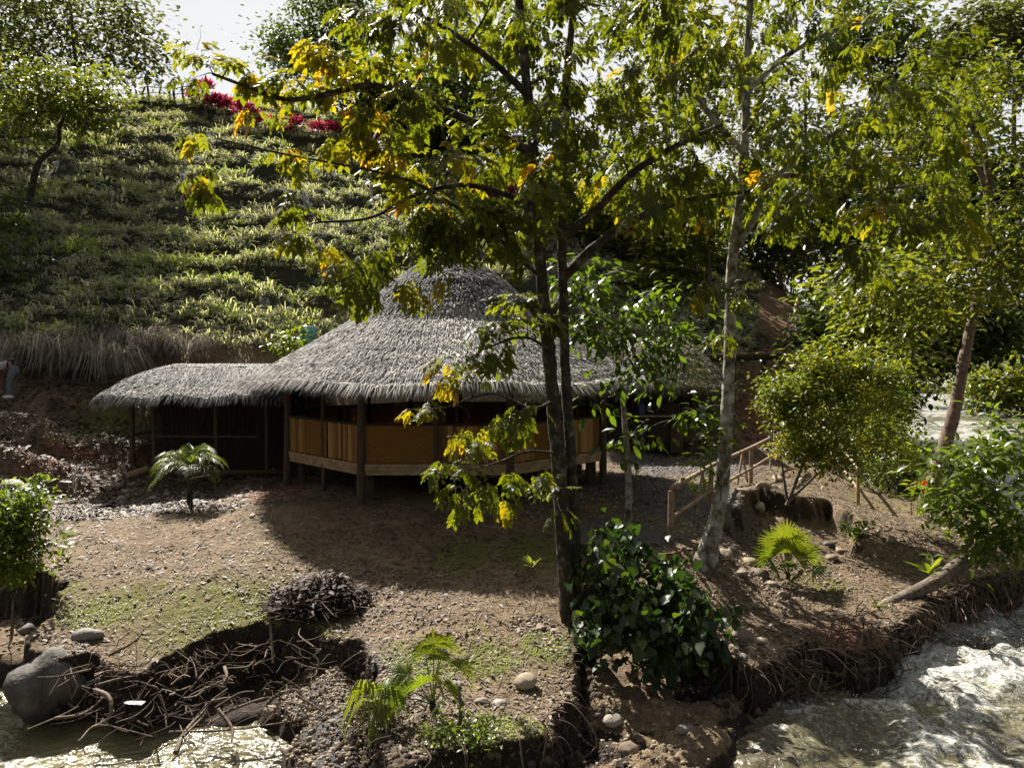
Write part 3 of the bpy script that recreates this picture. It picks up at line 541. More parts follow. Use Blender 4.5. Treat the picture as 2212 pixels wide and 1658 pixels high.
# broad-leaved shrub at the right edge on the bank
tree('shrub', 'large glossy-leaved shrub hanging over the bank at the fallen mossy trunk', 'bush', [(2100, 1200, 14.0), (2130, 1130, 13.8), (2160, 1040, 13.6)],
     [(2180, 930, 13.4, 50, 50, 9), (2090, 1000, 13.5, 60, 40, 10), (2170, 1030, 13.4, 60, 50, 13), (2080, 1080, 13.4, 60, 40, 12), (2160, 1120, 13.2, 70, 50, 14), (2200, 1190, 13.2, 50, 40, 8), (2100, 1170, 13.4, 50, 30, 8), (2215, 1000, 13, 40, 90, 10), (2050, 1050, 13.6, 40, 30, 5)],
     'leaf_fresh', 'bark_grey', ls=.2, per=34, cl=.3, tmpl=(LV, LF), r0=.05, bias=.1, twig=.008)
# heart-leaved bush by the trunk
def heart_bush():
    c0 = P(1370, 1330, 10.6); root = thing('bush', 'dense bush of dark heart-shaped leaves beside the two-stemmed trunk', 'bush', None, (c0[0], c0[1], gz(c0[0], c0[1]))); b = np.array(root.location)
    tips = []
    for (px, py, d, rx, ry, n) in [(1545, 1410, 10.1, 25, 30, 5), (1400, 1300, 10.9, 90, 60, 18), (1480, 1340, 10.9, 80, 60, 16), (1330, 1170, 11.3, 60, 30, 9), (1300, 1230, 10.9, 60, 40, 14), (1400, 1220, 11, 60, 40, 12), (1340, 1290, 10.5, 90, 50, 22), (1440, 1290, 10.5, 70, 50, 16), (1400, 1360, 10.1, 100, 50, 22), (1490, 1350, 10.3, 50, 50, 12), (1520, 1400, 10.2, 30, 30, 5), (1300, 1360, 10.2, 40, 50, 10), (1450, 1410, 10.0, 70, 35, 9)]:
        tips += list(P(px, py, d)+rdir(n)*RG.uniform(.3, 1.25, n)[:, None]*np.array([rx, (rx+ry)/2, ry])*d/FPX-b)
    mb = MB(); skeleton(mb, [([(0, 0, -.1), (.03, 0, .3), (-.05, .1, .8), (-.2, .5, 1.3)], .035, .015)], tips, rtw=.005, rmax=.02); mb.build('stem', M['bark_grey'], root)
    lb = MB(); tp = np.array(tips); id_ = np.repeat(np.arange(len(tp)), 12); pos = tp[id_]+RG.normal(0, .13, (len(id_), 3))
    d = rdir(len(id_), -.9, .1); d[:, 1] -= .25
    scatter(lb, HV, HF, pos, .15, d=d, droop=.55, rnd=np.clip(RG.normal(.38, .25, len(id_)), 0, 1), var=.45); lb.build('foliage', M['leaf_heart'], root)
heart_bush()
def ground_bush(label, blobs, leaf, ls, per, cl, base, tmpl=(MV, MF), bias=0, name='bush', droop=.2, group=None):
    c0 = P(*base); z = gz(c0[0], c0[1]); root = thing(name, label, 'bush', group, (c0[0], c0[1], z)); b = np.array(root.location)
    tips = []
    for (px, py, d, rx, ry, n) in blobs: tips += list(P(px, py, d)+rdir(n)*RG.uniform(.3, 1, n)[:, None]*np.array([rx, (rx+ry)/2, ry])*d/FPX-b)
    mb = MB(); skeleton(mb, [([(0, 0, -.1), (.03, 0, .25), (0, .05, .5)], .03, .015)], tips, rtw=.004, rmax=.02, k=4); mb.build('stem', M['bark_grey'], root)
    lb = MB(); tp = np.array(tips); id_ = np.repeat(np.arange(len(tp)), per); jit = RG.normal(0, cl, (len(id_), 3)); pos = tp[id_]+jit
    scatter(lb, tmpl[0], tmpl[1], pos, ls, d=jit/(np.linalg.norm(jit, axis=1)[:, None]+1e-6)+rdir(len(id_), -.4, .7), droop=droop, rnd=np.clip(RG.normal(.5+bias, .22, len(id_)), 0, 1)); lb.build('foliage', M[leaf], root)
ground_bush('bright green leafy bush overhanging the ravine at the left edge of the terrace', [(15, 1090, 12.2, 50, 30, 12), (60, 1105, 12, 36, 30, 8), (0, 1150, 11.8, 60, 45, 16), (60, 1170, 11.7, 40, 40, 11), (10, 1220, 11.5, 60, 35, 12), (90, 1065, 12.2, 22, 16, 3), (110, 1180, 11.8, 16, 20, 2)], 'leaf_fresh', .11, 60, .13, (20, 1200, 12), (LV, LF), .12)
ground_bush('low bright green tuft on bare ground beside the leaning reddish tree', [(2010, 1095, 18.5, 25, 14, 7)], 'leaf_fresh', .13, 24, .08, (2010, 1110, 18.5), (LV, LF), .3)
ground_bush('small dark drooping shrub on the rocky slope behind the fan palm', [(1850, 1140, 16.4, 25, 25, 7), (1870, 1155, 16.2, 20, 14, 4)], 'leaf_fresh', .14, 16, .09, (1850, 1160, 16.4), (LV, LF), 0)
ground_bush('leafy green undergrowth at the foot of the fan palms on the riverside bank', [(1000, 1590, 8.1, 60, 25, 12), (1040, 1600, 8.0, 40, 20, 8), (950, 1600, 8.0, 40, 30, 8)], 'leaf_fresh', .07, 34, .09, (990, 1620, 8.2), (LV, LF), .1)
ground_bush('bright yellow-green shrub behind the left eave of the round hut', [(610, 740, 25, 22, 16, 6), (650, 725, 25, 24, 12, 5)], 'leaf_fresh', .22, 24, .2, (615, 760, 25), (LV, LF), .35)
# ------------------------------------------------------------------ background forest
F = []
def bt(label, trunk, blobs, leaf='leaf_mid', **k):
    k.setdefault('r0', .2); k.setdefault('ls', .3); k.setdefault('per', 70); k.setdefault('cl', 1.1); k.setdefault('hollow', .35)
    return tree('tree', label, 'tree', trunk, blobs, leaf, k.pop('bark', 'bark_grey'), group=k.pop('group', None), **k)
bt('tall tree with open crown against the sky at the left end of the hill crest', [(190, 330, 46), (175, 220, 46), (160, 100, 46), (150, -20, 46)], [(190, 50, 46, 130, 60, 26), (60, 40, 46, 80, 60, 16), (260, 120, 45, 70, 60, 14), (120, 120, 45, 100, 50, 16), (290, 20, 46, 30, 40, 5), (330, 150, 45, 25, 12, 3), (60, -30, 46, 100, 40, 12)], 'leaf_grey', per=105, ls=.34, cl=1.3)
bt('crooked thin-stemmed tree on the left of the stepped hillside', [(62, 430, 34), (75, 380, 34), (85, 350, 34), (125, 310, 34), (130, 270, 34), (160, 230, 34)], [(150, 200, 34, 80, 45, 20), (80, 250, 34, 60, 40, 12), (190, 240, 34, 40, 30, 7), (100, 170, 35, 80, 30, 10)], 'leaf_mid', per=110, ls=.24, cl=.8, r0=.16, bark='bark_dark')
bt('dense dark tree filling the upper left corner', [(-30, 400, 47), (-30, 300, 47), (-20, 200, 47)], [(-20, 180, 47, 80, 100, 24), (0, 310, 45, 50, 50, 12), (10, 80, 48, 70, 60, 12)], 'leaf_dark', per=90, ls=.34)
for i, (px, py, d, rx, ry, n, leaf, w) in enumerate([(0, 480, 31, 50, 70, 16, 'leaf_dark', 'tallest'), (-10, 620, 29, 60, 60, 16, 'leaf_dark', 'broad'), (-20, 740, 26, 60, 50, 12, 'leaf_dark', 'lowest')]):
    p = P(px, py+60, d)
    tree('bush', {'tallest': 'dark leafy bush at left picture edge halfway up the hillside', 'broad': 'dark broad bush at left picture edge below the halfway bush', 'lowest': 'lowest dark bush at left edge just above the bent person'}[w], 'bush', [(px, py+80, d), (px, py+20, d), (px+5, py-20, d)], [(px, py, d, rx, ry, n)], leaf, ls=.22, per=110, cl=.6, r0=.06, group='dark bushes along the left edge')
bt('round-crowned dark tree rising behind the hill crest left of the big crown', [(690, 230, 66), (690, 150, 66), (700, 60, 66)], [(700, 60, 66, 80, 60, 26), (640, 110, 66, 60, 45, 16), (760, 30, 66, 60, 60, 14), (700, 140, 65, 90, 30, 16)], 'leaf_dark', per=160, ls=.4, cl=1.4)
# hillside trees behind the hero crown
rows = [
 ('dark tree behind the red hedge above the hut', [(800, 330, 50), (800, 230, 50), (800, 160, 50)], [(800, 190, 50, 80, 60, 16), (900, 200, 50, 80, 70, 16), (780, 260, 49, 60, 30, 8)], 'leaf_dark'),
 ('dense tree on the hill seen through the middle of the big crown', [(1020, 380, 48), (1020, 260, 48), (1020, 150, 48)], [(1020, 200, 48, 110, 80, 24), (1100, 280, 47, 80, 50, 12), (950, 300, 46, 60, 40, 9)], 'leaf_dark'),
 ('bushy tree on the hill right behind the two trunks', [(1300, 560, 42), (1300, 440, 42), (1300, 340, 42)], [(1300, 380, 42, 100, 80, 20), (1380, 470, 41, 70, 50, 12), (1250, 480, 40, 60, 40, 9)], 'leaf_mid'),
 ('tree with thin crown letting sky through above the hill shoulder', [(1440, 520, 52), (1440, 380, 52), (1440, 250, 52)], [(1440, 180, 52, 90, 70, 11), (1380, 60, 52, 90, 50, 8), (1500, 250, 52, 60, 50, 7)], 'leaf_grey'),
 ('mid green tree at the top of the sloping path', [(1620, 600, 50), (1620, 480, 50), (1620, 380, 50)], [(1600, 480, 50, 90, 60, 18), (1680, 540, 49, 70, 50, 14), (1540, 540, 47, 60, 40, 9), (1620, 400, 50, 80, 40, 9)], 'leaf_mid'),
 ('tree with pale twiggy crown right of the path top', [(1760, 700, 46), (1750, 600, 46), (1740, 500, 46)], [(1770, 540, 51, 70, 50, 18), (1690, 560, 51, 40, 25, 7), (1820, 640, 45, 45, 50, 12)], 'leaf_grey'),
 ('tall dark tree by the river with pale forked stem', [(1830, 760, 42), (1815, 600, 42), (1830, 420, 42), (1850, 250, 42)], [(1830, 420, 42, 100, 80, 22), (1880, 520, 41, 80, 60, 16), (1780, 330, 42, 80, 60, 9), (1800, 690, 40, 70, 60, 16)], 'leaf_dark'),
 ('shadowy tree leaning over the river bend', [(1950, 900, 33), (1970, 820, 33), (2010, 740, 33), (2040, 650, 33)], [(1990, 760, 33, 70, 50, 18), (2060, 700, 33, 80, 60, 22), (1960, 660, 33, 70, 50, 14), (2130, 720, 33, 60, 50, 14), (1930, 860, 33, 40, 50, 10)], 'leaf_dark'),
 ('big tree with dense dark crown at the upper right', [(2200, 760, 38), (2190, 500, 38), (2190, 300, 38), (2190, 150, 38)], [(2200, 380, 38, 80, 80, 22), (2180, 550, 37, 80, 70, 18), (2200, 680, 36, 60, 60, 14), (2080, 420, 39, 80, 70, 14)], 'leaf_dark'),
 ('tall open-crowned tree against the sky at the upper right corner', [(2100, 500, 50), (2110, 300, 50), (2120, 120, 50)], [(2120, 90, 50, 90, 60, 16), (2190, 60, 50, 60, 60, 10), (2050, 150, 50, 50, 40, 6), (2160, 180, 50, 70, 40, 9)], 'leaf_grey'),
 ('tall tree whose dark crown tops the right half of the picture', [(1880, 500, 48), (1880, 250, 48), (1880, 80, 48)], [(1880, 70, 48, 80, 60, 16), (1830, 130, 48, 60, 40, 8), (1930, 140, 48, 60, 50, 8)], 'leaf_dark'),
 ('yellowish tree crown overhanging above the river bushes', [(1900, 900, 27), (1900, 760, 27), (1890, 640, 27)], [(1890, 610, 27, 70, 40, 20), (1895, 690, 26.5, 45, 50, 10), (1980, 650, 26, 60, 50, 12), (1950, 590, 26, 60, 30, 9)], 'leaf_yel'),
 ('pale green bamboo-like clump on the far river bank', [(2180, 890, 62), (2180, 840, 62), (2180, 800, 62)], [(2180, 820, 62, 90, 40, 30), (2120, 850, 62, 40, 25, 10), (2230, 850, 60, 60, 50, 14)], 'leaf_yel'),
 ('dark riverside tree beyond the far bank', [(2100, 850, 75), (2100, 780, 75), (2100, 720, 75)], [(2100, 760, 75, 100, 50, 26), (2200, 740, 75, 80, 60, 20), (2020, 800, 72, 60, 40, 14)], 'leaf_mid'),
 ('dark tree crowding the left side of the path top', [(1480, 640, 44), (1480, 560, 44), (1480, 500, 44)], [(1480, 540, 44, 70, 50, 14), (1430, 600, 42, 50, 30, 7)], 'leaf_dark'),
 ('dark shady tree standing on the river side below the path', [(1790, 860, 30), (1800, 770, 30), (1810, 700, 30)], [(1800, 720, 30, 60, 50, 18), (1850, 780, 29, 60, 50, 14), (1775, 740, 31, 12, 25, 2)], 'leaf_dark'),
 ('distant thin-crowned tree against the sky behind the pale trunk', [(1740, 420, 60), (1740, 300, 60), (1740, 180, 60)], [(1720, 200, 60, 110, 70, 11), (1800, 260, 60, 60, 50, 7), (1620, 120, 60, 60, 40, 4)], 'leaf_grey'),
 ('distant tree filling the sky gap left of the upper right corner', [(2010, 420, 56), (2010, 300, 56), (2010, 180, 56)], [(2000, 180, 56, 70, 50, 10), (2060, 260, 56, 70, 40, 9), (1940, 240, 56, 50, 40, 6)], 'leaf_dark'),
 ('spreading bushy tree on the hill shoulder behind the pale trunk', [(1530, 640, 38), (1530, 560, 38), (1530, 500, 38)], [(1500, 470, 38, 80, 50, 16), (1570, 420, 38, 70, 50, 14), (1450, 560, 37, 50, 35, 8)], 'leaf_mid'),
 ('wide dark crown behind the upper part of the pale tree', [(1680, 560, 56), (1680, 400, 56), (1680, 300, 56)], [(1680, 330, 56, 100, 60, 14), (1580, 300, 56, 60, 40, 6), (1780, 420, 55, 60, 50, 10), (1640, 220, 56, 60, 40, 5)], 'leaf_grey'),
 ('large tree with dense crown behind the leaning reddish tree', [(2050, 800, 44), (2040, 600, 44), (2030, 400, 44)], [(2000, 400, 44, 100, 60, 18), (2030, 520, 43, 90, 60, 18), (1940, 460, 44, 60, 50, 10), (1960, 280, 44, 70, 50, 7)], 'leaf_mid'),
 ('low dense tree on the hill above the kiosk roof', [(1380, 690, 36), (1380, 640, 36), (1380, 600, 36)], [(1380, 620, 36, 70, 30, 10), (1300, 640, 36, 50, 30, 7), (1450, 650, 35, 40, 25, 5)], 'leaf_mid'),
 ('bright bushy tree between the path railing and the river', [(1850, 820, 34), (1840, 740, 34), (1820, 660, 34)], [(1850, 640, 34, 45, 40, 11), (1880, 740, 33, 60, 50, 16), (1815, 790, 32, 30, 40, 7)], 'leaf_mid'),
]
for lb_, tr_, bl_, lf_ in rows:
    d = tr_[0][2]; bl_ = [(a, b, c, e, f_, int(n_*1.45) if d >= 42 else n_) for a, b, c, e, f_, n_ in bl_]; bt(lb_, tr_, bl_, lf_, ls=.25+.0035*d, per=120 if d < 55 else 90, cl=.42+.012*d)
ground_bush('dark low bush by the water left of the leaning tree', [(1900, 960, 24, 60, 50, 18), (1960, 990, 23, 40, 40, 10)], 'leaf_dark', .18, 90, .3, (1910, 1010, 24))
ground_bush('dark bush between the bamboo post and the river', [(1960, 1030, 22.5, 40, 25, 8), (1900, 1020, 22, 30, 25, 6)], 'leaf_dark', .16, 60, .22, (1940, 1045, 22.5))
# ------------------------------------------------------------------ hillside grass
def blades(mb, pos, length, width, d, rnd, curl=.8):
    n = len(pos); side = np.cross(d, [0, 0, 1.]); side /= np.linalg.norm(side, axis=1)[:, None]+1e-9
    h = d*[1, 1, 0]; h /= np.linalg.norm(h, axis=1)[:, None]+1e-9
    L_ = length[:, None]; w = width[:, None]; up = np.array([0, 0, 1.])
    p0 = pos; p1 = pos+(h*.25+up*.5)*L_*d[:, 2:3].clip(.2, 1); p2 = p1+(h*.4+up*.05)*L_; p3 = p2+(h*.22-up*.3*curl)*L_
    v = np.stack([p0-side*w, p0+side*w, p1-side*w, p1+side*w, p2-side*w*.8, p2+side*w*.8, p3], 1).reshape(-1, 3)
    o = (np.arange(n)*7)[:, None]
    mb.add(v, np.vstack([np.array([[0, 1, 3, 2]])+o, np.array([[2, 3, 5, 4]])+o]), np.repeat(rnd, 7)); V = mb.V[-1]
    mb.F.append(np.array([[4, 5, 6]])+o+mb.n-len(V))
def grass_hill():
    mb = MB(); n = 25000
    y = np.exp(RG.uniform(math.log(25.5), math.log(56), n)); u = RG.uniform(-.86, .5, n); x = u*y
    ph = benchphase(x, y) % 1.0
    lip = np.exp(-((ph-.5-.12*vn(x*.9, y*.9, 19))/.2)**2)*(.75+.35*vn(x*.5, y*.4, 33))
    den = vn(x*.8, y*.8, 77)*.5+.5
    keep = (RG.random(n) < (.28+.8*lip)*(.12+1.2*den)) & (dpath(x, y) > 1.0) & (sdf(x, y, river) < -1) & ~((x > 1.5) & (y < 33) & (x < 12) & (RG.random(n) < .5)) & ~((x > -6.5) & (y < 26.5))
    x, y, lip = x[keep], y[keep], lip[keep]; m = len(x); z = zg(x, y, False)
    k = 20; th = RG.uniform(0, 2*PI, m*k); rr = RG.random(m*k)**.6; sz = np.repeat(RG.uniform(.18, .5, m), k); n = m*k
    hh = np.sqrt(np.clip(1-rr**2, 0, 1))*sz*.9
    pos = np.stack([np.repeat(x, k)+rr*sz*np.cos(th), np.repeat(y, k)+rr*sz*np.sin(th)*.8, np.repeat(z, k)-.05+hh*RG.uniform(.2, .8, n)], -1)
    d = np.stack([rr*np.cos(th), rr*np.sin(th)-.25, .95-.8*rr+RG.normal(0, .12, n)], -1); d /= np.linalg.norm(d, axis=1)[:, None]
    lean = np.clip(hh/sz, 0, 1); green = np.clip(np.repeat(-.1+.3*lip+.35*fbm(x*.35, y*.35, 2, 55)+RG.normal(0, .14, m), k)+.42*lean+RG.normal(0, .13, n), 0, 1)
    blades(mb, pos, RG.uniform(.18, .5, n)*(1+.8*(RG.random(n) < .06)), RG.uniform(.013, .028, n), d, green)
    o = mb.build('hillside_grass', M['grass'], smooth_=False); tag(o, 'yellow-green and dry grass tufts covering the stepped hillside', 'grass', kind='stuff')
grass_hill()
def tussock(px, py, d, n, L_, label, green=.1, spread=.7, group='long-bladed grass tussocks above the sheds', down=1.1):
    p = P(px, py, d); z = gz(p[0], p[1]); root_z = max(z, p[2]-.3)
    mb = MB(); a = RG.uniform(0, 2*PI, n); r = spread*np.sqrt(RG.random(n)); pos = np.stack([r*np.cos(a), r*np.sin(a)*.6, 0*r], -1)
    dd = np.stack([np.cos(a)*1.1+RG.normal(0, .35, n), np.sin(a)*.7-.3, RG.uniform(.1, 1.3, n)], -1)
    blades(mb, pos+np.stack([0*a, 0*a, RG.uniform(-.1, .35, n)], -1), RG.uniform(.3, 1.05, n)*L_, RG.uniform(.009, .02, n), dd, np.clip(RG.normal(green, .25, n), 0, 1), curl=down*1.3)
    o = mb.build('grass_tussock', M['drygrass'], smooth_=False); o.location = (p[0], p[1], root_z); tag(o, label, 'grass tussock', group)
for a in [(220, 790, 23.6, 700, 1.7, 'greyish grass tussock spilling down just left of the shed roof'), (110, 790, 23.4, 500, 1.7, 'grey-brown grass tussock overhanging beside the bent person'), (300, 750, 25, 500, 1.5, 'dry arching grass tussock directly above the shed roof left end'),
          (400, 760, 25, 320, 1.2, 'smaller dry grass tussock above the middle of the shed roof'), (60, 770, 23.6, 300, 1.6, 'pale grass tussock at the left edge above the bent person')]: tussock(*a)
tussock(210, 690, 26.5, 420, 1.0, 'upright bright green grass clump above the dry tussocks', green=.95, spread=.45, group=None, down=.3)
# red hedge shrubs on the hill
def red_shrubs():
    mb = MB(); n = 300; pos = rdir(n, -.2, 1)*RG.uniform(.3, 1, n)[:, None]*np.array([.65, .5, .62]); pos[:, 2] += .35
    scatter(mb, LV, LF, pos, .26, d=pos/np.linalg.norm(pos, axis=1)[:, None]+rdir(n)*.4, droop=0); me = None
    sm = MB(); [sm.tube([(0, 0, -.4), q*.5, q*.8], [.02, .012, .006], k=4) for q in pos[:9]]
    line = [(415, 185, 51), (425, 215, 50.5), (450, 228, 50), (475, 235, 49.5), (500, 245, 49), (520, 243, 48.5), (545, 258, 48), (575, 268, 47.5), (600, 280, 47), (630, 285, 46.5), (655, 280, 46.3), (690, 284, 46), (720, 290, 45.5), (760, 300, 45), (800, 315, 44.5), (1070, 425, 40), (1095, 435, 39.5), (1340, 525, 40), (1360, 528, 40), (1700, 640, 41), (1735, 640, 43), (1730, 745, 33), (1722, 720, 34)]
    names = ['first and highest red shrub of the hedge at the hill crest', 'red shrub just below the topmost one at the hill crest', 'third red shrub down the hillside hedge', 'fourth red shrub down the hillside hedge', 'fifth red shrub down the hillside hedge', 'sixth red shrub down the hillside hedge', 'seventh red shrub down the hillside hedge', 'eighth red shrub down the hillside hedge', 'ninth red shrub down the hillside hedge', 'tenth red shrub down the hillside hedge', 'eleventh red shrub down the hillside hedge', 'twelfth red shrub down the hillside hedge', 'thirteenth red shrub of the hedge, beside the big crown', 'fourteenth red shrub of the hedge, under the big crown', 'lowest red shrub of the hillside hedge under the big crown', 'red shrub seen left of the two dark trunks', 'red shrub touching the left dark trunk on the hillside', 'left one of two red shrubs right of the dark trunks', 'right one of two red shrubs right of the dark trunks', 'red shrub behind the upper path railing', 'red shrub at the bend of the upper path railing', 'dark red shrub at the lower end of the path railing', 'dark red shrub halfway along the path railing']
    first = None
    for (px, py, d), nm in zip(line, names):
        p = P(px, py, d)
        if first is None:
            first = thing('red_shrub', nm+', crimson leaves', 'shrub', 'red-leaved shrubs on the hillside'); mb.build('foliage', M['leaf_red'], first); sm.build('stem', M['bark_grey'], first); c = first
        else:
            c = first.copy(); COL.objects.link(c); c['label'] = nm+', crimson leaves'
            for ch in list(first.children): q = ch.copy(); COL.objects.link(q); q.parent = c
        s = RG.uniform(.45, 1.15); p = p+np.array([RG.normal(0, .25), RG.normal(0, .6), 0]); zt = gz(p[0], p[1]); s *= .6 if px > 1690 else 1.35; c.location = (p[0], p[1], max(zt, p[2]-.35)); c.scale = (s, s, s*(.85)); c.rotation_euler = (0, 0, RG.uniform(0, 6))
red_shrubs()
# ------------------------------------------------------------------ thatch
def thatch(mb, surf, ts, us_of, n_rows, per_m, L_=.42, fringe=True, rnd0=None, wid=.0095):
    "surf(u,t)->point, t from 0 top to 1 eave. strips lie downslope with lifted tips, in courses"
    for k in range(n_rows+(1 if fringe else 0)):
        t0 = min((k+.35)/n_rows, 1.0); n = int(us_of(t0)*per_m)
        u = RG.uniform(0, 1, n); t = np.clip(t0+RG.normal(0, .25/n_rows, n), .005, 1.0)
        a = surf(u, t); b = surf(u, np.clip(t+.03, 0, None)); dn = b-a; dn /= np.linalg.norm(dn, axis=1)[:, None]+1e-9
        a2 = surf(u+.002, t); sd = a2-a; sd /= np.linalg.norm(sd, axis=1)[:, None]+1e-9; nr = np.cross(sd, dn); nr *= np.sign(nr[:, 2:3]+1e-9)
        dn = dn+sd*RG.normal(0, .17, n)[:, None]; l = RG.uniform(.6, 1.3, n)[:, None]*L_; w = RG.uniform(.6, 1.5, n)[:, None]*wid
        lift = RG.uniform(.01, .045, n)[:, None]
        p0 = a+nr*.02; p1 = a+dn*l*.5+nr*(.03+lift); p2 = a+dn*l+nr*(lift*.5)-np.array([0, 0, 1.])*np.where(t[:, None] > .97, .09*l/L_, .0)
        tw = nr*RG.normal(0, .3, n)[:, None]*w
        v = np.stack([p0-sd*w, p0+sd*w, p1-sd*w-tw, p1+sd*w+tw, p2], 1).reshape(-1, 3); o = (np.arange(n)*5)[:, None]
        r = RG.normal(.5, .3, n)
        if rnd0 is not None: r = rnd0(u, t, r)
        mb.add(v, np.array([[0, 1, 3, 2]])+o, np.repeat(np.clip(r, 0, 1), 5)); mb.F.append(np.array([[2, 3, 4]])+o+mb.n-len(v))
HC = np.array([-1.68, 20.0, 0.0]); RE = 5.05
rp = np.array([0, .4, .95, 1.5, 2.0, 2.35, 2.52, 2.62, 3.3, 4.2, 4.8, 5.1]); zp = np.array([6.2, 6.12, 5.82, 5.42, 4.98, 4.66, 4.5, 4.36, 3.93, 3.4, 3.06, 2.86])
def hsurf(u, t):
    r = np.maximum(t*RE, .01); z = np.interp(r, rp, zp)+.05*np.sin(u*2*PI*8)*(r/RE)
    a = u*2*PI; return np.stack([r*np.cos(a), r*np.sin(a), z], -1)
def build_hut():
    root = thing('round_hut', 'large round stilted hut with grey thatched cone roof and bamboo side panels', 'hut', None, HC)
    mb = MB(); nr_, na = 30, 96; T, U = np.meshgrid(np.linspace(.0, 1, nr_), np.linspace(0, 1, na, endpoint=False), indexing='ij')
    top = hsurf(U.ravel(), T.ravel()); bot = top-np.array([0, 0, .16])
    i = np.arange(nr_-1)[:, None]*na+np.arange(na)[None]; j = np.arange(nr_-1)[:, None]*na+(np.arange(na)[None]+1) % na
    f = np.stack([i, j, j+na, i+na], -1).reshape(-1, 4); mb.add(top-[0, 0, .02], f); mb.add(bot, f[:, ::-1])
    e = (nr_-1)*na; k = np.arange(na); mb.add(np.vstack([top[e:], bot[e:]]), np.stack([k, (k+1) % na, na+(k+1) % na, na+k], -1))
    roof = mb.build('roof', M['thatch_base'], root)
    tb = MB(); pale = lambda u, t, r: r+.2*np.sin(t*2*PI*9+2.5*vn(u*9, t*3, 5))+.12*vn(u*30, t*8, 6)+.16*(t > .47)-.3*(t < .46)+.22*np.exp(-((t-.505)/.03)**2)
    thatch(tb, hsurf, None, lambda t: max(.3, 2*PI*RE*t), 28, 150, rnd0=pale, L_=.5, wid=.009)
    thatch(tb, lambda u, t: hsurf(u, t)-np.array([0, 0, .06]), None, lambda t: 2*PI*RE if t > .99 else 0, 3, 120, L_=.3, rnd0=lambda u, t, r: r-.05)
    tb.build('thatch', M['thatch'], roof, smooth_=False)
    cp_ = MB(); cp_.tube([(0, -.02, 6.12), (0, -.05, 6.28), (.02, -.05, 6.33)], [.2, .12, .03], k=7); q = MB()
    n = 26; a = RG.uniform(0, 2*PI, n); d = np.stack([np.cos(a), np.sin(a), -.45+0*a], -1); scatter(cp_, LV, LF, np.tile([[0, 0, 6.28]], (n, 1)), .42, d=d, droop=.1, up=np.tile([[0, 0, 1.]], (n, 1))); cp_.build('roof_cap', M['white'], root)
    R = 4.25; ang = [math.radians(22.5+45*q-90) for q in range(8)]
    V8 = [np.array([R*math.cos(a_), R*math.sin(a_), 0]) for a_ in ang]
    FZ, PZ = 1.0, 1.95
    g = lambda p: gz(p[0]+HC[0], p[1]+HC[1])
    fl = MB(); fv = np.array(V8)*.985; fl.add(np.vstack([fv+[0, 0, FZ], fv+[0, 0, FZ-.08]]), [[0, 1, 2, 3, 4, 5, 6, 7]]); fl.F.append(np.array([[15, 14, 13, 12, 11, 10, 9, 8]])); fl.build('floor', M['wood_dark'], root, smooth_=False)
    for q in range(8):
        a, b = V8[q], V8[(q+1) % 8]; front = a[1] < 2 or b[1] < 2
        pm = MB(); out = a/np.linalg.norm(a); z0 = g(a)
        pm.tube([a*1.015+[0, 0, z0-.15], a*1.01+[0, 0, 1.2], a*1.0+[0, 0, 3.2]], [.1, .095, .085], k=10, wob=.06, steps=4); pm.build('post', M['wood_post'], root)
        t = (b-a)/np.linalg.norm(b-a); nrm = np.array([t[1], -t[0], 0]); L_ = np.linalg.norm(b-a)
        Rm = np.stack([t, nrm, [0, 0, 1]], -1)
        bm = MB()
        for s_ in range(3): bm.box((a+b)/2+nrm*(.03+.012*s_)+[0, 0, FZ-.13+.085*s_], (L_*.97, .03, .078), Rm, RG.uniform(.3, .8))
        bm.build('floor_beam', M['bamboo_pole'], root, smooth_=False)
        rl = MB(); rl.tube([a+nrm*.02+[0, 0, PZ], b+nrm*.02+[0, 0, PZ]], .035, k=7); rl.build('top_rail', M['wood_dark'], root)
        ep = MB(); ep.tube([a*1.02+[0, 0, 3.0], b*1.02+[0, 0, 3.0]], .06, k=7); ep.build('eave_beam', M['wood_dark'], root)
        mp_ = (a+b)/2; ms_ = MB(); ms_.tube([mp_+[0, 0, g(mp_)-.1], mp_+[0, 0, 1.9], mp_+[0, 0, 3.1]], [.06, .055, .05], k=8, wob=.06); ms_.build('post', M['wood_post'], root)
        # stilts behind
        for fr in (.04,):
            sp_ = a*(.93); st = MB(); st.tube([sp_+[0, 0, g(sp_)-.15], sp_+[0, 0, FZ-.08]], [.11, .1], k=9, wob=.06); st.build('stilt', M['wood_post'], root)
        # panels: slats / mat alternate
        lay = [('s', .02, .24), ('w', .24, .49), ('s', .51, .98)] if q % 2 == 0 else [('w', .02, .49), ('s', .51, .98)]
        if q == 6: lay = [('s', .02, .26), ('w', .26, .55), ('s', .57, .98)]
        for kind, f0, f1 in lay:
            w = (f1-f0)*L_; c = a+t*(f0+f1)/2*L_+nrm*.01; h = PZ-FZ-.12
            o = MB(); zc = FZ+.09+h/2
            if kind == 'w': o.box((0, 0, 0), (w, .02, h)); ob = o.build('woven_panel', M['woven'], root, smooth_=False)
            else:
                x0 = -w/2
                while x0 < w/2-.03:
                    ww = min(RG.uniform(.05, .15), w/2-x0); o.box((x0+ww/2, RG.uniform(-.006, .006), RG.uniform(-.015, .015)), (ww-.008, .018, h+RG.uniform(-.02, .02)), None, RG.uniform(0, 1)); x0 += ww
                o.box((0, .015, h*.25), (w, .01, .02), None, .1); o.box((0, .015, -h*.25), (w, .01, .02), None, .1)
                ob = o.build('bamboo_panel', M['bamboo'], root, smooth_=False)
            ob.location = c+np.array([0, 0, zc]); ob.rotation_euler = (0, 0, math.atan2(t[1], t[0]))
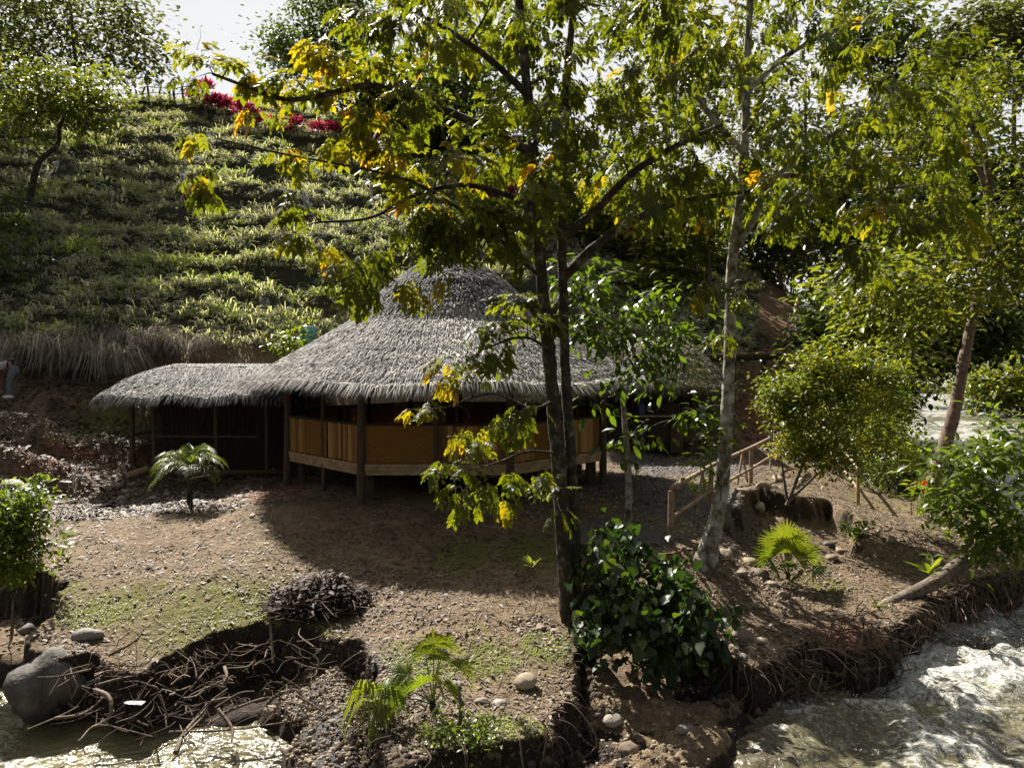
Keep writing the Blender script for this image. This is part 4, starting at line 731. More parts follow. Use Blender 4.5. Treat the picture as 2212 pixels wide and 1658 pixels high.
    cpz = MB(); cpz.tube([(0, 0, gz(HC[0], HC[1])-.1), (0, 0, 6.0)], .12, k=8); cpz.build('post', M['wood_post'], root)
    rf = MB()
    for q in range(16):
        a = q/16*2*PI; rf.tube([(4.8*math.cos(a), 4.8*math.sin(a), 2.84), (.3*math.cos(a), .3*math.sin(a), 5.85)], .04, k=5)
    rf.build('rafters', M['wood_dark'], root)
    # table under the floor
    return root
hut = build_hut()
def table(loc, label, w=1.3):
    r = thing('table', label, 'table', None, loc); m = MB(); m.box((0, 0, .7), (w, .6, .05)); m.build('table_top', M['wood_post'], r, smooth_=False)
    for x in (-w/2+.08, w/2-.08):
        for y in (-.22, .22): l = MB(); l.tube([(x, y, -.02), (x, y, .68)], .035, k=6); l.build('leg', M['wood_post'], r)
p = P(985, 1078, 17.6); table((p[0], p[1], gz(p[0], p[1])), 'rough dark table stored under the round hut floor')
# long shed on the left
def gable_roof(root, x0, x1, y0, y1, ze0, zr, ze1, yr, key='thatch', rows_=9, per=110, tintf=None, hip=0):
    mb = MB(); def_ = []
    def s1(u, t): x = x0+(x1-x0)*u+hip*(1-t)*(1-2*u); return np.stack([x, yr+(y0-yr)*t, zr+(ze0-zr)*t-.12*np.sin(t*PI)*-1+.04*np.sin(u*19)], -1)
    def s2(u, t): x = x0+(x1-x0)*u+hip*(1-t)*(1-2*u); return np.stack([x, yr+(y1-yr)*t, zr+(ze1-zr)*t+.12*np.sin(t*PI)], -1)
    for s in (s1, s2):
        U, T = np.meshgrid(np.linspace(0, 1, 30), np.linspace(0, 1, 10)); v = s(U.ravel(), T.ravel()); i = np.arange(9)[:, None]*30+np.arange(29)[None]; f = np.stack([i, i+1, i+31, i+30], -1).reshape(-1, 4)
        mb.add(v-[0, 0, .02], f); mb.add(v-[0, 0, .14], f[:, ::-1])
    o = mb.build('roof', M['thatch_base'], root); tb = MB()
    for s in (s1, s2): thatch(tb, s, None, lambda t: abs(x1-x0), rows_, per, L_=.48, rnd0=tintf)
    # verge fringes
    if hip:
        for e in (0, 1):
            def sv(u, t, e=e):
                yy = y0+(y1-y0)*u; k_ = np.where(yy < yr, (yy-yr)/(y0-yr), (yy-yr)/(y1-yr)); zt = zr+(np.where(yy < yr, ze0, ze1)-zr)*k_
                xe = (x0 if e == 0 else x1)+(hip*(1-k_))*(1-2*e); xo = x0 if e == 0 else x1; k2 = np.maximum(t, 0)
                return np.stack([xe+(xo-xe)*k2, yy*(1-0*k2), zt+(min(ze0, ze1)-zt)*k2], -1)
            U, T = np.meshgrid(np.linspace(0, 1, 12), np.linspace(0, 1, 6)); v = sv(U.ravel(), T.ravel()); i = np.arange(5)[:, None]*12+np.arange(11)[None]; f = np.stack([i, i+1, i+13, i+12], -1).reshape(-1, 4)
            m2 = MB(); m2.add(v-[0, 0, .03], f); m2.build('hip_underlayer', M['thatch_base'], o)
            thatch(tb, sv, None, lambda t: abs(y1-y0), 5, per, L_=.42, rnd0=tintf)
    tb.build('thatch', M[key], o, smooth_=False)
def build_shed():
    bx = P(430, 1000, 20.5); root = thing('cooking_shed', 'long open shed with low grey thatch roof left of the round hut', 'shed', None, (bx[0], 20.5, .3)); b = np.array(root.location)
    X0 = -10.95-b[0]; X1 = -6.0-b[0]
    gable_roof(root, X0, X1, 19.6-20.5, 24.6-20.5, 2.44-b[2], 3.14-b[2], 2.9-b[2], 22.3-20.5, hip=.55, rows_=11, per=170)
    for px in (283, 330, 465, 575):
        for yy in (20.0, 23.0):
            x = (px-1106)/FPX*yy-b[0] if yy < 21 else (px-1106)/FPX*20.3-b[0]; m = MB(); z0 = gz(x+b[0], yy)-b[2]; m.tube([(x, yy-20.5, z0-.1), (x, yy-20.5, 2.1+(.5 if yy > 22 else 0))], .075 if px == 283 else .06, k=8, wob=.08, steps=3); m.build('post', M['wood_post'], root)
    m = MB(); xl = (335-1106)/FPX*20.5-b[0]; xr = (600-1106)/FPX*20.5-b[0]
    x = xl
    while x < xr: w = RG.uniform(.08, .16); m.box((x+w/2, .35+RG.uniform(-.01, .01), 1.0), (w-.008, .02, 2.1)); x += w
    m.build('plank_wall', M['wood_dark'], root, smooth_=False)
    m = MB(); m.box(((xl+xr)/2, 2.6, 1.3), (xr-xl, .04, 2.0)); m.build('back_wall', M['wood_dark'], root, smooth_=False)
    m = MB(); m.tube([((283-1106)/FPX*20-b[0], -.5, .97), (xr-.4, -.5, .95)], .035, k=6); m.tube([((283-1106)/FPX*20-b[0], -.4, 1.0), (xl, .3, 1.05)], .03, k=6); m.build('rail', M['wood_post'], root)
    m = MB(); m.box(((X0+X1)/2+.8, -.55, -.02), (4.6, .14, .14)); m.build('sill_log', M['wood_post'], root)
    m = MB()
    for k in range(6): xx = xr-.2-k*.45; m.tube([(xx, -.35, .0), (xx+.25, .3, 1.3)], .022, k=5)
    m.build('leaning_sticks', M['wood_dark'], root)
build_shed()
def side_hut():
    c = P(1400, 958, 27); root = thing('side_hut', 'small mossy-thatched kiosk half hidden behind the sapling', 'hut', None, (c[0], 27.2, .1)); b = np.array(root.location)
    mo = lambda u, t, r: r-.2+.6*(vn(u*9, t*5, 12) > .15)*(.6+.0*t)
    gable_roof(root, -2.7, 2.5, -1.9, 1.9, 2.45, 4.0, 2.5, 0, key='thatch_moss', hip=1.2, rows_=9, per=100, tintf=mo)
    for x in (-2.1, -.2, 1.55):
        for y in (-1.4, 1.4): m = MB(); m.tube([(x, y, gz(x+b[0], y+b[1])-.1-b[2]), (x, y, 2.7)], .075, k=8, wob=.08); m.build('post', M['wood_dark'], root)
    m = MB(); x = .55
    while x < 1.5: w = RG.uniform(.08, .14); m.box((x+w/2, -1.5, .45 if not (.95 < x < 1.2) else .68), (w-.01, .03, .95 if not (.95 < x < 1.2) else .5), None, RG.random()); x += w
    m.build('plank_panel', M['wood_post'], root, smooth_=False)
    m = MB(); m.box((-.6, -1.5, 1.28), (2.6, .35, .05)); m.build('counter', M['rail'], root, smooth_=False)
    m = MB(); m.box((-.6, -1.4, .65), (2.6, .04, 1.2)); m.build('counter_front', M['wood_dark'], root, smooth_=False)
    m = MB(); m.box((0, 1.2, .9), (4, .05, 1.7)); m.build('back_wall', M['wood_dark'], root, smooth_=False)
    cz = b+np.array([0, 0, 1.305]); p = P(1385, 868, 25.7)
    o = MB(); o.tube([(0, 0, 0), (0, 0, .02), (0, 0, .36), (0, 0, .42), (0, 0, .44), (0, 0, .5)], [.12, .14, .14, .1, .05, .05], k=14); o = o.build('water_bottle', M['blue']); o.location = (p[0], b[1]-1.5, cz[2]); tag(o, 'blue plastic water bottle on the kiosk counter', 'bottle')
side_hut()
# ------------------------------------------------------------------ person bending over
def person():
    f = P(28, 857, 22); z0 = gz(f[0], f[1]); root = thing('person', 'person in pale shirt and grey trousers bending over at the left edge', 'person', None, (f[0], f[1], max(z0, f[2]-.05))); 
    def skin(name, pts, edges, rad, m, par):
        me = bpy.data.meshes.new(name); me.from_pydata(pts, edges, []); o = bpy.data.objects.new(name, me); COL.objects.link(o); o.parent = par; me.materials.append(m)
        o.modifiers.new('Skin', 'SKIN')
        for v, r in zip(me.skin_vertices[0].data, rad): v.radius = (r, r)
        me.skin_vertices[0].data[0].use_root = True; s = o.modifiers.new('Sub', 'SUBSURF'); s.levels = s.render_levels = 2
        for v in me.polygons: v.use_smooth = True
        return o
    # facing -x. hips high at right, torso forward-left, head low
    pts = [(0.08, 0, .92), (-.12, 0, 1.0), (-.32, 0, .98), (-.46, 0, .9), (-.53, 0, .78), (-.6, 0, .7),
           (.07, -.1, .84), (-.02, -.12, .48), (0.02, -.12, .1), (.07, .1, .84), (-.2, .13, .47), (-.22, .14, .1),
           (-.38, -.19, .9), (-.34, -.2, .66), (-.24, -.17, .46), (-.38, .19, .9), (-.42, .2, .64), (-.4, .16, .42)]
    ed = [(0, 1), (1, 2), (2, 3), (3, 4), (4, 5), (0, 6), (6, 7), (7, 8), (0, 9), (9, 10), (10, 11), (3, 12), (12, 13), (13, 14), (3, 15), (15, 16), (16, 17)]
    rd = [.13, .12, .14, .1, .055, .105, .085, .06, .045, .085, .06, .045, .05, .04, .03, .05, .04, .03]
    body = skin('body', pts, ed, rd, M['skin'], root)
    skin('trousers', [(.08, 0, .93), (.0, 0, .97), (.07, -.1, .83), (-.02, -.12, .48), (.02, -.12, .1), (.07, .1, .83), (-.2, .13, .47), (-.22, .14, .1)], [(1, 0), (0, 2), (2, 3), (3, 4), (0, 5), (5, 6), (6, 7)], [.16, .14, .125, .08, .065, .125, .08, .065], M['jeans'], root)
    skin('shirt', [(-.05, 0, 1.0), (-.2, 0, 1.02), (-.34, 0, .99), (-.45, 0, .92), (-.38, -.2, .88), (-.37, -.2, .76), (-.38, .2, .88), (-.4, .2, .76)], [(0, 1), (1, 2), (2, 3), (2, 4), (4, 5), (2, 6), (6, 7)], [.145, .15, .165, .11, .07, .06, .07, .06], M['shirt'], root)
    skin('hair', [(-.52, 0, .8), (-.6, 0, .74), (-.66, 0, .64), (-.66, 0, .52)], [(0, 1), (1, 2), (2, 3)], [.08, .125, .1, .05], M['black'], root)
    bl = MB(); a = np.linspace(0, 2*PI, 17); bl.tube(np.stack([-.03+0*a-.03*np.sin(a), .165*np.cos(a), .985+.17*np.sin(a)], -1), .02, k=6, cap=False); bl.build('belt', M['black'], root)
    for y, x in ((-.12, .02), (.14, -.22)):
        s = MB(); s.tube([(x+.07, y, .05), (x, y, .06), (x-.12, y, .045), (x-.2, y, .035)], [.04, .055, .045, .02], k=10, steps=4); s.build('shoe', M['white'], root)
person()
# ------------------------------------------------------------------ palms
def frond(mb, base, d, L_, nl=26, ll=.35, w=.010, sag=.5, rnd=.5, vee=.5):
    d = np.array(d, float); d /= np.linalg.norm(d); h = np.array([d[0], d[1], 0]); h /= np.linalg.norm(h)+1e-9
    t = np.linspace(0, 1, 12)[:, None]; spn = np.array(base)+d*L_*t-np.array([0, 0, 1.])*sag*L_*t**2.2
    mb.tube(spn, np.linspace(.014, .004, 12), k=4, cap=False, r=rnd)
    side = np.cross(h, [0, 0, 1.]); 
    tt = np.linspace(.15, .99, nl)
    for s in (-1, 1):
        c = np.array([np.interp(tt, t[:, 0], spn[:, k]) for k in range(3)]).T; tg = np.gradient(c, axis=0); tg /= np.linalg.norm(tg, axis=1)[:, None]
        dd = side*s*.8+tg*(.45+.5*tt[:, None])+np.array([0, 0, vee-.6*0])*.5+RG.normal(0, .06, (nl, 3)); dd /= np.linalg.norm(dd, axis=1)[:, None]
        l = ll*(.55+.75*np.sin(PI*(tt*.8+.12)))*RG.uniform(.85, 1.1, nl); l = l[:, None]; n_ = np.cross(dd, tg); 
        wv = tg*w; e = np.array([0, 0, 1.])
        p1 = c+dd*l*.55; p2 = c+dd*l-e*l*.35
        v = np.stack([c-wv*.4, c+wv*.4, p1-wv, p1+wv, p2], 1).reshape(-1, 3); o = (np.arange(nl)*5)[:, None]
        mb.add(v, np.array([[0, 1, 3, 2]])+o, np.repeat(np.clip(RG.normal(rnd, .15, nl), 0, 1), 5)); mb.F.append(np.array([[2, 3, 4]])+o+mb.n-len(v))
pb = onG(410, 1087, 0)
def feather_palm():
    root = thing('palm_tree', 'small young palm with arching feathery fronds in front of the shed', 'palm tree', None, pb)
    m = MB(); m.tube([(0, 0, -.1), (.0, 0, .25), (-.02, 0, .5), (0, 0, .85)], [.075, .06, .035, .03], k=9, steps=4); m.build('trunk', M['bark_dark'], root)
    top = np.array([0, 0, .86])
    for a, el, L_ in [(95, 68, .95), (20, 68, .95), (160, 48, .95), (175, 35, .85), (150, 62, .8), (100, 75, .75), (40, 60, .85), (10, 38, .85), (-20, 15, .8), (200, 5, .75), (235, 30, .8), (-60, 25, .75), (330, 50, .8), (120, 40, .8), (70, 45, .8)]:
        a = math.radians(a+RG.uniform(-8, 8)); el = math.radians(el); f = MB(); frond(f, top, (math.cos(a)*math.cos(el), math.sin(a)*math.cos(el), math.sin(el)), L_, ll=.34, rnd=RG.uniform(.3, .8), sag=.55); f.build('frond', M['palm'], root)
feather_palm()
def fan_leaf(mb, base, d, stem, R_, nseg=16, spread=2.9, rnd=.5, droop=.25, tube=True):
    d = np.array(d, float); d /= np.linalg.norm(d); c = np.array(base)+d*stem; c[2] -= .06*stem
    if tube: mb.tube([base, np.array(base)+d*stem*.5+[0, 0, .03], c], [.009, .007, .006], k=4, cap=False, r=rnd)
    rf_ = np.array([RG.normal(0, .25), -.75+RG.normal(0, .3), .65]); side = np.cross(d, rf_); side /= np.linalg.norm(side)+1e-9; nr = np.cross(side, d)
    for k in range(nseg):
        a = (k/(nseg-1)-.5)*spread; r = d*math.cos(a)+side*math.sin(a); t = -d*math.sin(a)+side*math.cos(a); l = R_*(1-.12*abs(a))*RG.uniform(.9, 1.05); w = l*spread/nseg*.3; droop_ = droop; droop = droop*RG.uniform(.7, 1.3)
        e = np.array([0, 0, 1.]); fo = nr*w*.35
        v = [c, c+r*l*.55-t*w-e*droop*.2*l, c+r*l*.55+fo*1.2-e*droop*.2*l, c+r*l*.55+t*w-e*droop*.2*l, c+r*l-e*droop*l-t*w*.15, c+r*l-e*droop*l+t*w*.15]
        mb.add(v, [[0, 1, 2], [0, 2, 3], [1, 4, 2], [2, 5, 3], [2, 4, 5]], np.clip(rnd+RG.normal(0, .08), 0, 1)); droop = droop_
def fan_palm(name, label, loc, leaves, droop=.25, group=None):
    root = thing(name, label, 'palm', group, loc); cm = MB(); cm.tube([(0, 0, -.1), (0, 0, .12)], [.05, .035], k=7); cm.build('stem', M['bark_dark'], root)
    for a, el, st, R_, rn in leaves:
        a, el = math.radians(a), math.radians(el); f = MB(); fan_leaf(f, (0, 0, .05), (math.cos(a)*math.cos(el), math.sin(a)*math.cos(el), math.sin(el)), st, R_, rnd=rn, droop=droop); f.build('fan_leaf', M['palm'], root)
q = onG(1702, 1250, -.6)
fan_palm('fan_palm', 'bright green fan palm on the lower bank right of the pale trunk', q, [(100, 84, .72, .46, .9), (150, 70, .65, .44, .8), (40, 72, .66, .46, .9), (-80, 75, .55, .42, .8), (190, 60, .5, .4, .6), (90, 80, .45, .5, .9), (170, 50, .5, .48, .6), (20, 50, .5, .5, .7), (-60, 60, .42, .45, .8), (215, 35, .45, .42, .4), (-30, 25, .45, .42, .3), (120, 60, .5, .42, .6), (60, 65, .5, .45, .7), (250, 50, .3, .35, .4), (-90, 20, .3, .35, .3)])
q = onG(935, 1530, -.8)
fan_palm('fan_palm', 'tall ragged fan palm seedling on the near bank between two waters', q, [(90, 78, .75, .3, .9), (60, 72, .7, .32, .8), (120, 70, .62, .3, .7), (170, 50, .5, .3, .6), (10, 55, .55, .3, .7), (-40, 45, .4, .3, .5), (210, 40, .4, .32, .4), (240, 62, .4, .3, .6), (-70, 60, .45, .3, .8), (200, 20, .45, .3, .3), (150, 30, .5, .28, .3), (290, 30, .3, .3, .4), (80, 60, .55, .3, .5)], droop=.5)
q = onG(815, 1600, -1.2)
fan_palm('fan_palm', 'wilted yellowish fan palm hanging at the right side of the gravel bay', q, [(200, 70, .35, .38, .9), (260, 55, .3, .4, .95), (-40, 60, .4, .36, .7), (160, 60, .3, .35, .6), (290, 40, .25, .36, .8), (60, 60, .3, .3, .5)], droop=1.5)
def brom(px, py, d, label, size=.3, n=18):
    p = P(px, py, d); mb = MB(); dd = rdir(n, .1, .9); scatter(mb, np.array(LV)*[.55, 1, 1], LF, np.zeros((n, 3)), size, d=dd, droop=-.15, up=np.tile([[0, 0, 1.]], (n, 1)), rnd=RG.uniform(.5, 1, n)); o = mb.build('bromeliad', M['palm']); o.location = p; tag(o, label, 'plant')
# ------------------------------------------------------------------ fallen mossy trunk on the right bank
def log(name, label, cat, pts, rad, m='bark_dark', group=None, k=10, wob=.1, steps=6):
    base = np.array(pts[0], float); mb = MB(); mb.tube([np.array(q)-base for q in pts], rad, k=k, wob=wob, steps=steps); o = mb.build(name, M[m]); o.location = base; tag(o, label, cat, group); return o
log('fallen_trunk', 'mossy fallen trunk lying across the bank toward the right shrub', 'tree trunk', [P(1880, 1330, 12.3), P(1930, 1300, 12.5), P(2010, 1262, 12.9), P(2080, 1215, 13.4), P(2140, 1190, 13.9)], [.07, .1, .12, .13, .12], 'bark_grey')
log('branch', 'curved bark-covered branch hooked under the mossy fallen trunk', 'branch', [P(1920, 1310, 12.3), P(1925, 1345, 12.1), P(1900, 1365, 12.0), P(1885, 1370, 12.0)], [.05, .05, .04, .02], 'bark_grey')
brom(2008, 1240, 12.6, 'bright yellow-green bromeliad perched on the fallen trunk', .34, 24)
brom(1895, 1310, 12.2, 'small green bromeliad at the lower tip of the fallen trunk', .18, 12)
brom(1150, 1225, 10.8, 'little broad-leaved seedling left of the two-stemmed trunk', .2, 12)
# ------------------------------------------------------------------ railings
def railing(label, posts, htop, group=None, braces=True, m='rail', rr=.045, mid=.45):
    root = thing('railing', label, 'railing', group, posts[0]); b = np.array(root.location); T = []; 
    for q in posts:
        q = np.array(q)-b; o = MB(); o.tube([q-[0, 0, .1], q+[0, 0, htop]], rr*1.15, k=9, wob=.08); o.build('post', M[m], root); T.append(q)
    for a, c in zip(T[:-1], T[1:]):
        o = MB(); o.tube([a+[0, 0, htop+rr], (a+c)/2+[0, 0, htop+rr+RG.uniform(-.02, .02)], c+[0, 0, htop+rr]], rr, k=9, wob=.05, steps=3); o.build('top_rail', M[m], root)
        o = MB(); o.tube([a+[0, -.03, htop*mid], c+[0, -.03, htop*mid]], rr*.75, k=8, wob=.05); o.build('lower_rail', M[m], root)
        if braces:
            mm = (a+c)/2
            o = MB(); o.tube([a*.25+c*.75+[0, 0, htop], a*.1+c*.9+[0, 0, .1]], rr*.6, k=6); o.build('brace', M[m], root)
            o = MB(); o.tube([a*.25+c*.75+[0, 0, htop], a*.4+c*.6+[0, 0, .1]], rr*.6, k=6); o.build('brace', M[m], root)
def gp(px, py, z=0.): return onG(px, py, z)
railing('pale log handrail fence along the gravel path by the pale trunk', [gp(1449, 1166), gp(1535, 1098), gp(1622, 1044), gp(1686, 1000)], .93, rr=.05)
railing('small bamboo rail fence behind the rounded bush near the river', [gp(1853, 1090, -.6), tuple(P(1790, 1000, 23)), tuple(P(1740, 960, 25))], .95, braces=False, m='bamboo_pole')
pp = [(12.58, 31.0), (13.06, 33.5), (13.88, 36), (15.2, 39), (16.5, 42), (17.3, 45.5), (17.6, 48.5), (16.6, 50)]
railing('rustic bamboo handrail bordering the upper sloping path', [(x, y, gz(x, y)) for x, y in pp], 1.0, rr=.06, m='bamboo_pole')
# fence at hill crest
def crest_fence():
    xs = np.linspace(-26.2, -22.3, 8); r = thing('fence', 'broken stick fence on the hill crest against the sky', 'fence', None, (xs[0], 51.5, gz(xs[0], 51.5))); b = np.array(r.location)
    for x in xs:
        o = MB(); y = 51.5+RG.uniform(-.3, .3); z = gz(x, y); h = RG.uniform(.9, 1.6); o.tube(np.array([(x, y, z-.2), (x+RG.uniform(-.1, .1), y, z+h*.5), (x+RG.uniform(-.3, .3), y, z+h)])-b, [.09, .07, .04], k=6, wob=.2); o.build('post', M['wood_dark'], r)
    for k in range(2):
        o = MB(); o.tube([np.array([x, 51.5, gz(x, 51.5)+.45+.4*k+RG.uniform(-.06, .06)])-b for x in xs], .03, k=5); o.build('rail', M['wood_dark'], r)
crest_fence()
# log beam on a post near the path foot
def beam():
    a, c = P(1490, 772, 29.5), P(1725, 764, 29.5); r = thing('log_gate', 'long horizontal log on posts at the foot of the upper path', 'log gate', None, (a[0], a[1], gz(a[0], a[1]))); b = np.array(r.location)
    for k, (dz, m) in enumerate([(0, 'wood_post'), (-.14, 'wood_dark')]):
        o = MB(); o.tube([a-b+[0, .05*k, dz], (a+c)/2-b+[0, 0, dz+.02], c-b+[0, 0, dz]], .1-.02*k, k=8, wob=.1, steps=4); o.build('beam', M[m], r)
    for px in (1585, 1650, 1505):
        p = P(px, 775, 29.5); o = MB(); o.tube([np.array([p[0], p[1], gz(p[0], p[1])-.2])-b, p-b+[0, 0, -.05]], .1, k=8, wob=.1); o.build('post', M['wood_dark'], r)
beam()
log('bamboo_log', 'split bamboo log lying at the left corner of the long shed', 'log', [P(272, 1030, 19.2), P(318, 1012, 19.6)], [.1, .09], 'bamboo_pole')
log('pole', 'thin pale pole leaning on the hillside above the shed', 'pole', [P(608, 480, 33), P(622, 560, 32), P(645, 660, 30)], [.03, .028, .03], 'bamboo_pole', k=6)
p = P(665, 712, 25.5); o = MB(); o.tube([(0, 0, -.5), (0, 0, -.1), (0, 0, .1), (0, 0, .12)], [.24, .26, .3, .2], k=14); o = o.build('tub', M['teal']); o.location = p; tag(o, 'pale blue plastic tub beside the shrub behind the hut roof', 'tub')
# ring at palm: thin hoop
a = np.linspace(0, 2*PI, 30); o = MB(); o.tube(np.stack([.24*np.cos(a), .15*np.sin(a), .04*np.cos(a)], -1), .006, k=5, cap=False); o = o.build('hoop', M['rail']); o.location = pb+np.array([.22, -.02, .62]); tag(o, 'thin pale hoop hanging on the young feathery palm', 'hoop')
# red flower plant
def torch():
    q = onG(1995, 1085, -.7); p = P(1990, 1090, 19.2); r = thing('torch_flower', 'red bloom on tall stems beside the leaning reddish trunk', 'flower', None, (p[0], p[1], gz(p[0], p[1]))); 
    for x in (-.25, -.1, .05, .2): o = MB(); o.tube([(x, 0, -.1), (x*1.1, 0, .5), (x*1.3, 0, .85)], .012, k=5); o.build('stem', M['bark_dark'], r)
    o = MB(); n = 14; scatter(o, LV, LF, np.tile([[.08, -.02, .82]], (n, 1)), .17, d=rdir(n, -.2, 1), droop=-.3, var=.2); o.build('bloom', M['flower'], r)
    o = MB(); n = 10; scatter(o, LV, LF, np.tile([[.05, 0, .65]], (n, 1)), .1, d=rdir(n, -1, .3), droop=.3, var=.2); o.build('bloom', M['flower'], r)
    o = MB(); n = 16; pos = np.stack([RG.uniform(-.3, .3, n), 0*np.ones(n), RG.uniform(.6, 1, n)], -1); scatter(o, LV, LF, pos, .3, rnd=RG.uniform(.3, 1, n)); o.build('leaves', M['leaf_yel'], r)
torch()
# ------------------------------------------------------------------ rocks
def rock_mesh(seed, fl=.6, detail=3):
    r = np.random.default_rng(seed); import bmesh
    bm = bmesh.new(); bmesh.ops.create_icosphere(bm, subdivisions=detail, radius=1); v = np.array([q.co[:] for q in bm.verts]); f = np.array([[q.index for q in t.verts] for t in bm.faces]); bm.free()
    o = r.uniform(0, 50, 3)
    n = sum(a_*np.sin(v@r.normal(0, fr, 3)+o[0]) for a_, fr in ((.16, 1.6), (.12, 2.6), (.045, 6)))
    return v*(1+n[:, None])*np.array([1, r.uniform(.65, .95), fl]), f
def rock(px, py, z, size, label, m='rock', seed=0, fl=.6, group=None, name='rock', rot=None, sink=.35, loc=None):
    p = onG(px, py, z) if loc is None else loc; v, f = rock_mesh(seed, fl); mb = MB(); mb.add(v*size, f, np.random.default_rng(seed).uniform(.2, .9)); o = mb.build(name, M[m]); o.location = (p[0], p[1], p[2]+size*fl*(.72-sink*1.6)); o.rotation_euler = (0, 0, RG.uniform(0, 6) if rot is None else rot); tag(o, label, 'boulder' if name == 'boulder' else 'stone', group)
pbz = P(75, 1470, 9.9); rock(0, 0, 0, .6, 'big smooth grey boulder half in the water at the bank corner', 'boulder', 3, .85, name='boulder', loc=np.array([pbz[0]+.12, pbz[1]+.1, -1.42]), rot=.6, sink=.1)
rock(1133, 1482, -.8, .14, 'pale tan stone standing alone on the near bank', 'rock_tan', 15, .75, sink=.15)
rock(190, 1375, -.7, .2, 'grey stone embedded in the earth above the boulder', 'rock', 6, .6)
rock(1925, 1170, -.75, .15, 'brown block-like stone lying on the bare right bank', 'rock_tan', 8, .7)
RK = [(1600, 1378, .17, 'largest tan oval stone of the pile beside the wooden step', 'rock_tan'), (1645, 1388, .13, 'reddish angular stone right of the tan oval stone', 'rock_tan'), (1585, 1400, .09, 'small stone in front of the tan oval stone', 'rock_tan'), (1620, 1405, .09, 'small flat stone between the two largest pile stones', 'rock_tan'), (1605, 1420, .1, 'flat green-tinged stone at the front of the pile', 'rock'), (1675, 1405, .12, 'brown stone at the right end of the pile', 'rock_tan'), (1560, 1385, .07, 'grey pebble left of the tan oval stone', 'rock'),
      (1565, 1200, .18, 'stone beside the root of the pale trunk', 'rock_tan'), (1620, 1215, .17, 'uppermost flat stone in the heap left of the fan palm', 'rock_tan'), (1640, 1240, .15, 'broad flat stone in the heap left of the fan palm', 'rock_tan'), (1600, 1238, .14, 'round stone in the heap left of the fan palm', 'rock_tan'), (1665, 1262, .12, 'low stone at the foot of the heap by the fan palm', 'rock_tan'), (1690, 1285, .1, 'lone stone below the fan palm', 'rock_tan'), (1705, 1300, .07, 'small stone just below the lone stone under the palm', 'rock_tan'),
      (1790, 1175, .14, 'highest stone of the row behind the fan palm', 'rock'), (1815, 1190, .13, 'middle stone of the row behind the fan palm', 'rock_tan'), (1795, 1205, .13, 'lowest broad stone of the row behind the fan palm', 'rock_tan'), (1775, 1150, .12, 'dark stone at the slope foot behind the fan palm', 'rock'), (1760, 1220, .12, 'stone touching the fan palm leaves', 'rock_tan'),
      (1650, 1062, .2, 'long pale stone edging the gravel path at the railing end', 'rock_tan'), (1680, 1035, .22, 'largest pale stone edging the path behind the railing', 'rock_tan'), (1640, 1085, .18, 'brown stone on the edge below the railing', 'rock_tan'), (1600, 1105, .15, 'stone under the lower rail beside the pale trunk', 'rock_tan'),
      (1545, 870, .22, 'lone brown stone on the dry slope right of the kiosk', 'rock_tan'), (60, 1280, .14, 'grey rounded stone under the left bush', 'rock'), (25, 1050, .3, 'broad half-buried stone at the left edge above the bush', 'rock'), (50, 1062, .26, 'rounded stone right of the half-buried one above the left bush', 'rock'),
      (255, 1050, .14, 'first stone of the heap left of the palm', 'rock_tan'), (270, 1062, .13, 'second stone of the heap left of the palm', 'rock_tan'), (283, 1046, .12, 'upper stone of the heap left of the palm', 'rock_tan'), (262, 1080, .12, 'lower stone of the heap left of the palm', 'rock'), (330, 1078, .12, 'grey stone between the heap and the palm', 'rock'), (362, 1070, .13, 'stone just left of the palm trunk', 'rock'), (295, 1086, .1, 'flat pebble in front of the heap left of the palm', 'rock'), (352, 1022, .16, 'reddish stone at the shed sill', 'rock_tan'),
      (545, 1115, .1, 'small pale stone alone on the terrace below the hut', 'rock_tan'), (520, 1030, .15, 'first stone of the row edging the shed', 'rock'), (545, 1028, .17, 'long stone of the row edging the shed', 'rock'), (500, 1036, .11, 'small stone of the row edging the shed', 'rock'), (590, 1018, .13, 'last stone of the shed row near the hut', 'rock'),
      (1168, 1355, .09, 'stone at the left of the pebble patch by the two-stemmed trunk', 'rock_tan'), (1200, 1365, .1, 'largest pebble right at the two-stemmed trunk', 'rock_tan'), (985, 1480, .09, 'round grey stone above the near fan palm', 'rock'), (1040, 1515, .08, 'grey stone left of the pale tan stone', 'rock'), (1080, 1518, .09, 'dark stone close to the pale tan stone', 'rock'),
      (1360, 1620, .11, 'pale yellow stone low on the shaded slope', 'rock_tan'), (1325, 1570, .12, 'angular stone in shade right of the near bank', 'rock'), (1480, 1575, .1, 'upright grey stone on the shaded lower slope', 'rock'), (585, 1540, .11, 'reddish stone on the gravel bay', 'rock_tan')]
for i, (px, py, s, lb, m) in enumerate(RK): rock(px, py, -.4, s, lb, m, 20+i, .5 if i % 3 else .65, 'stones lying on the banks')
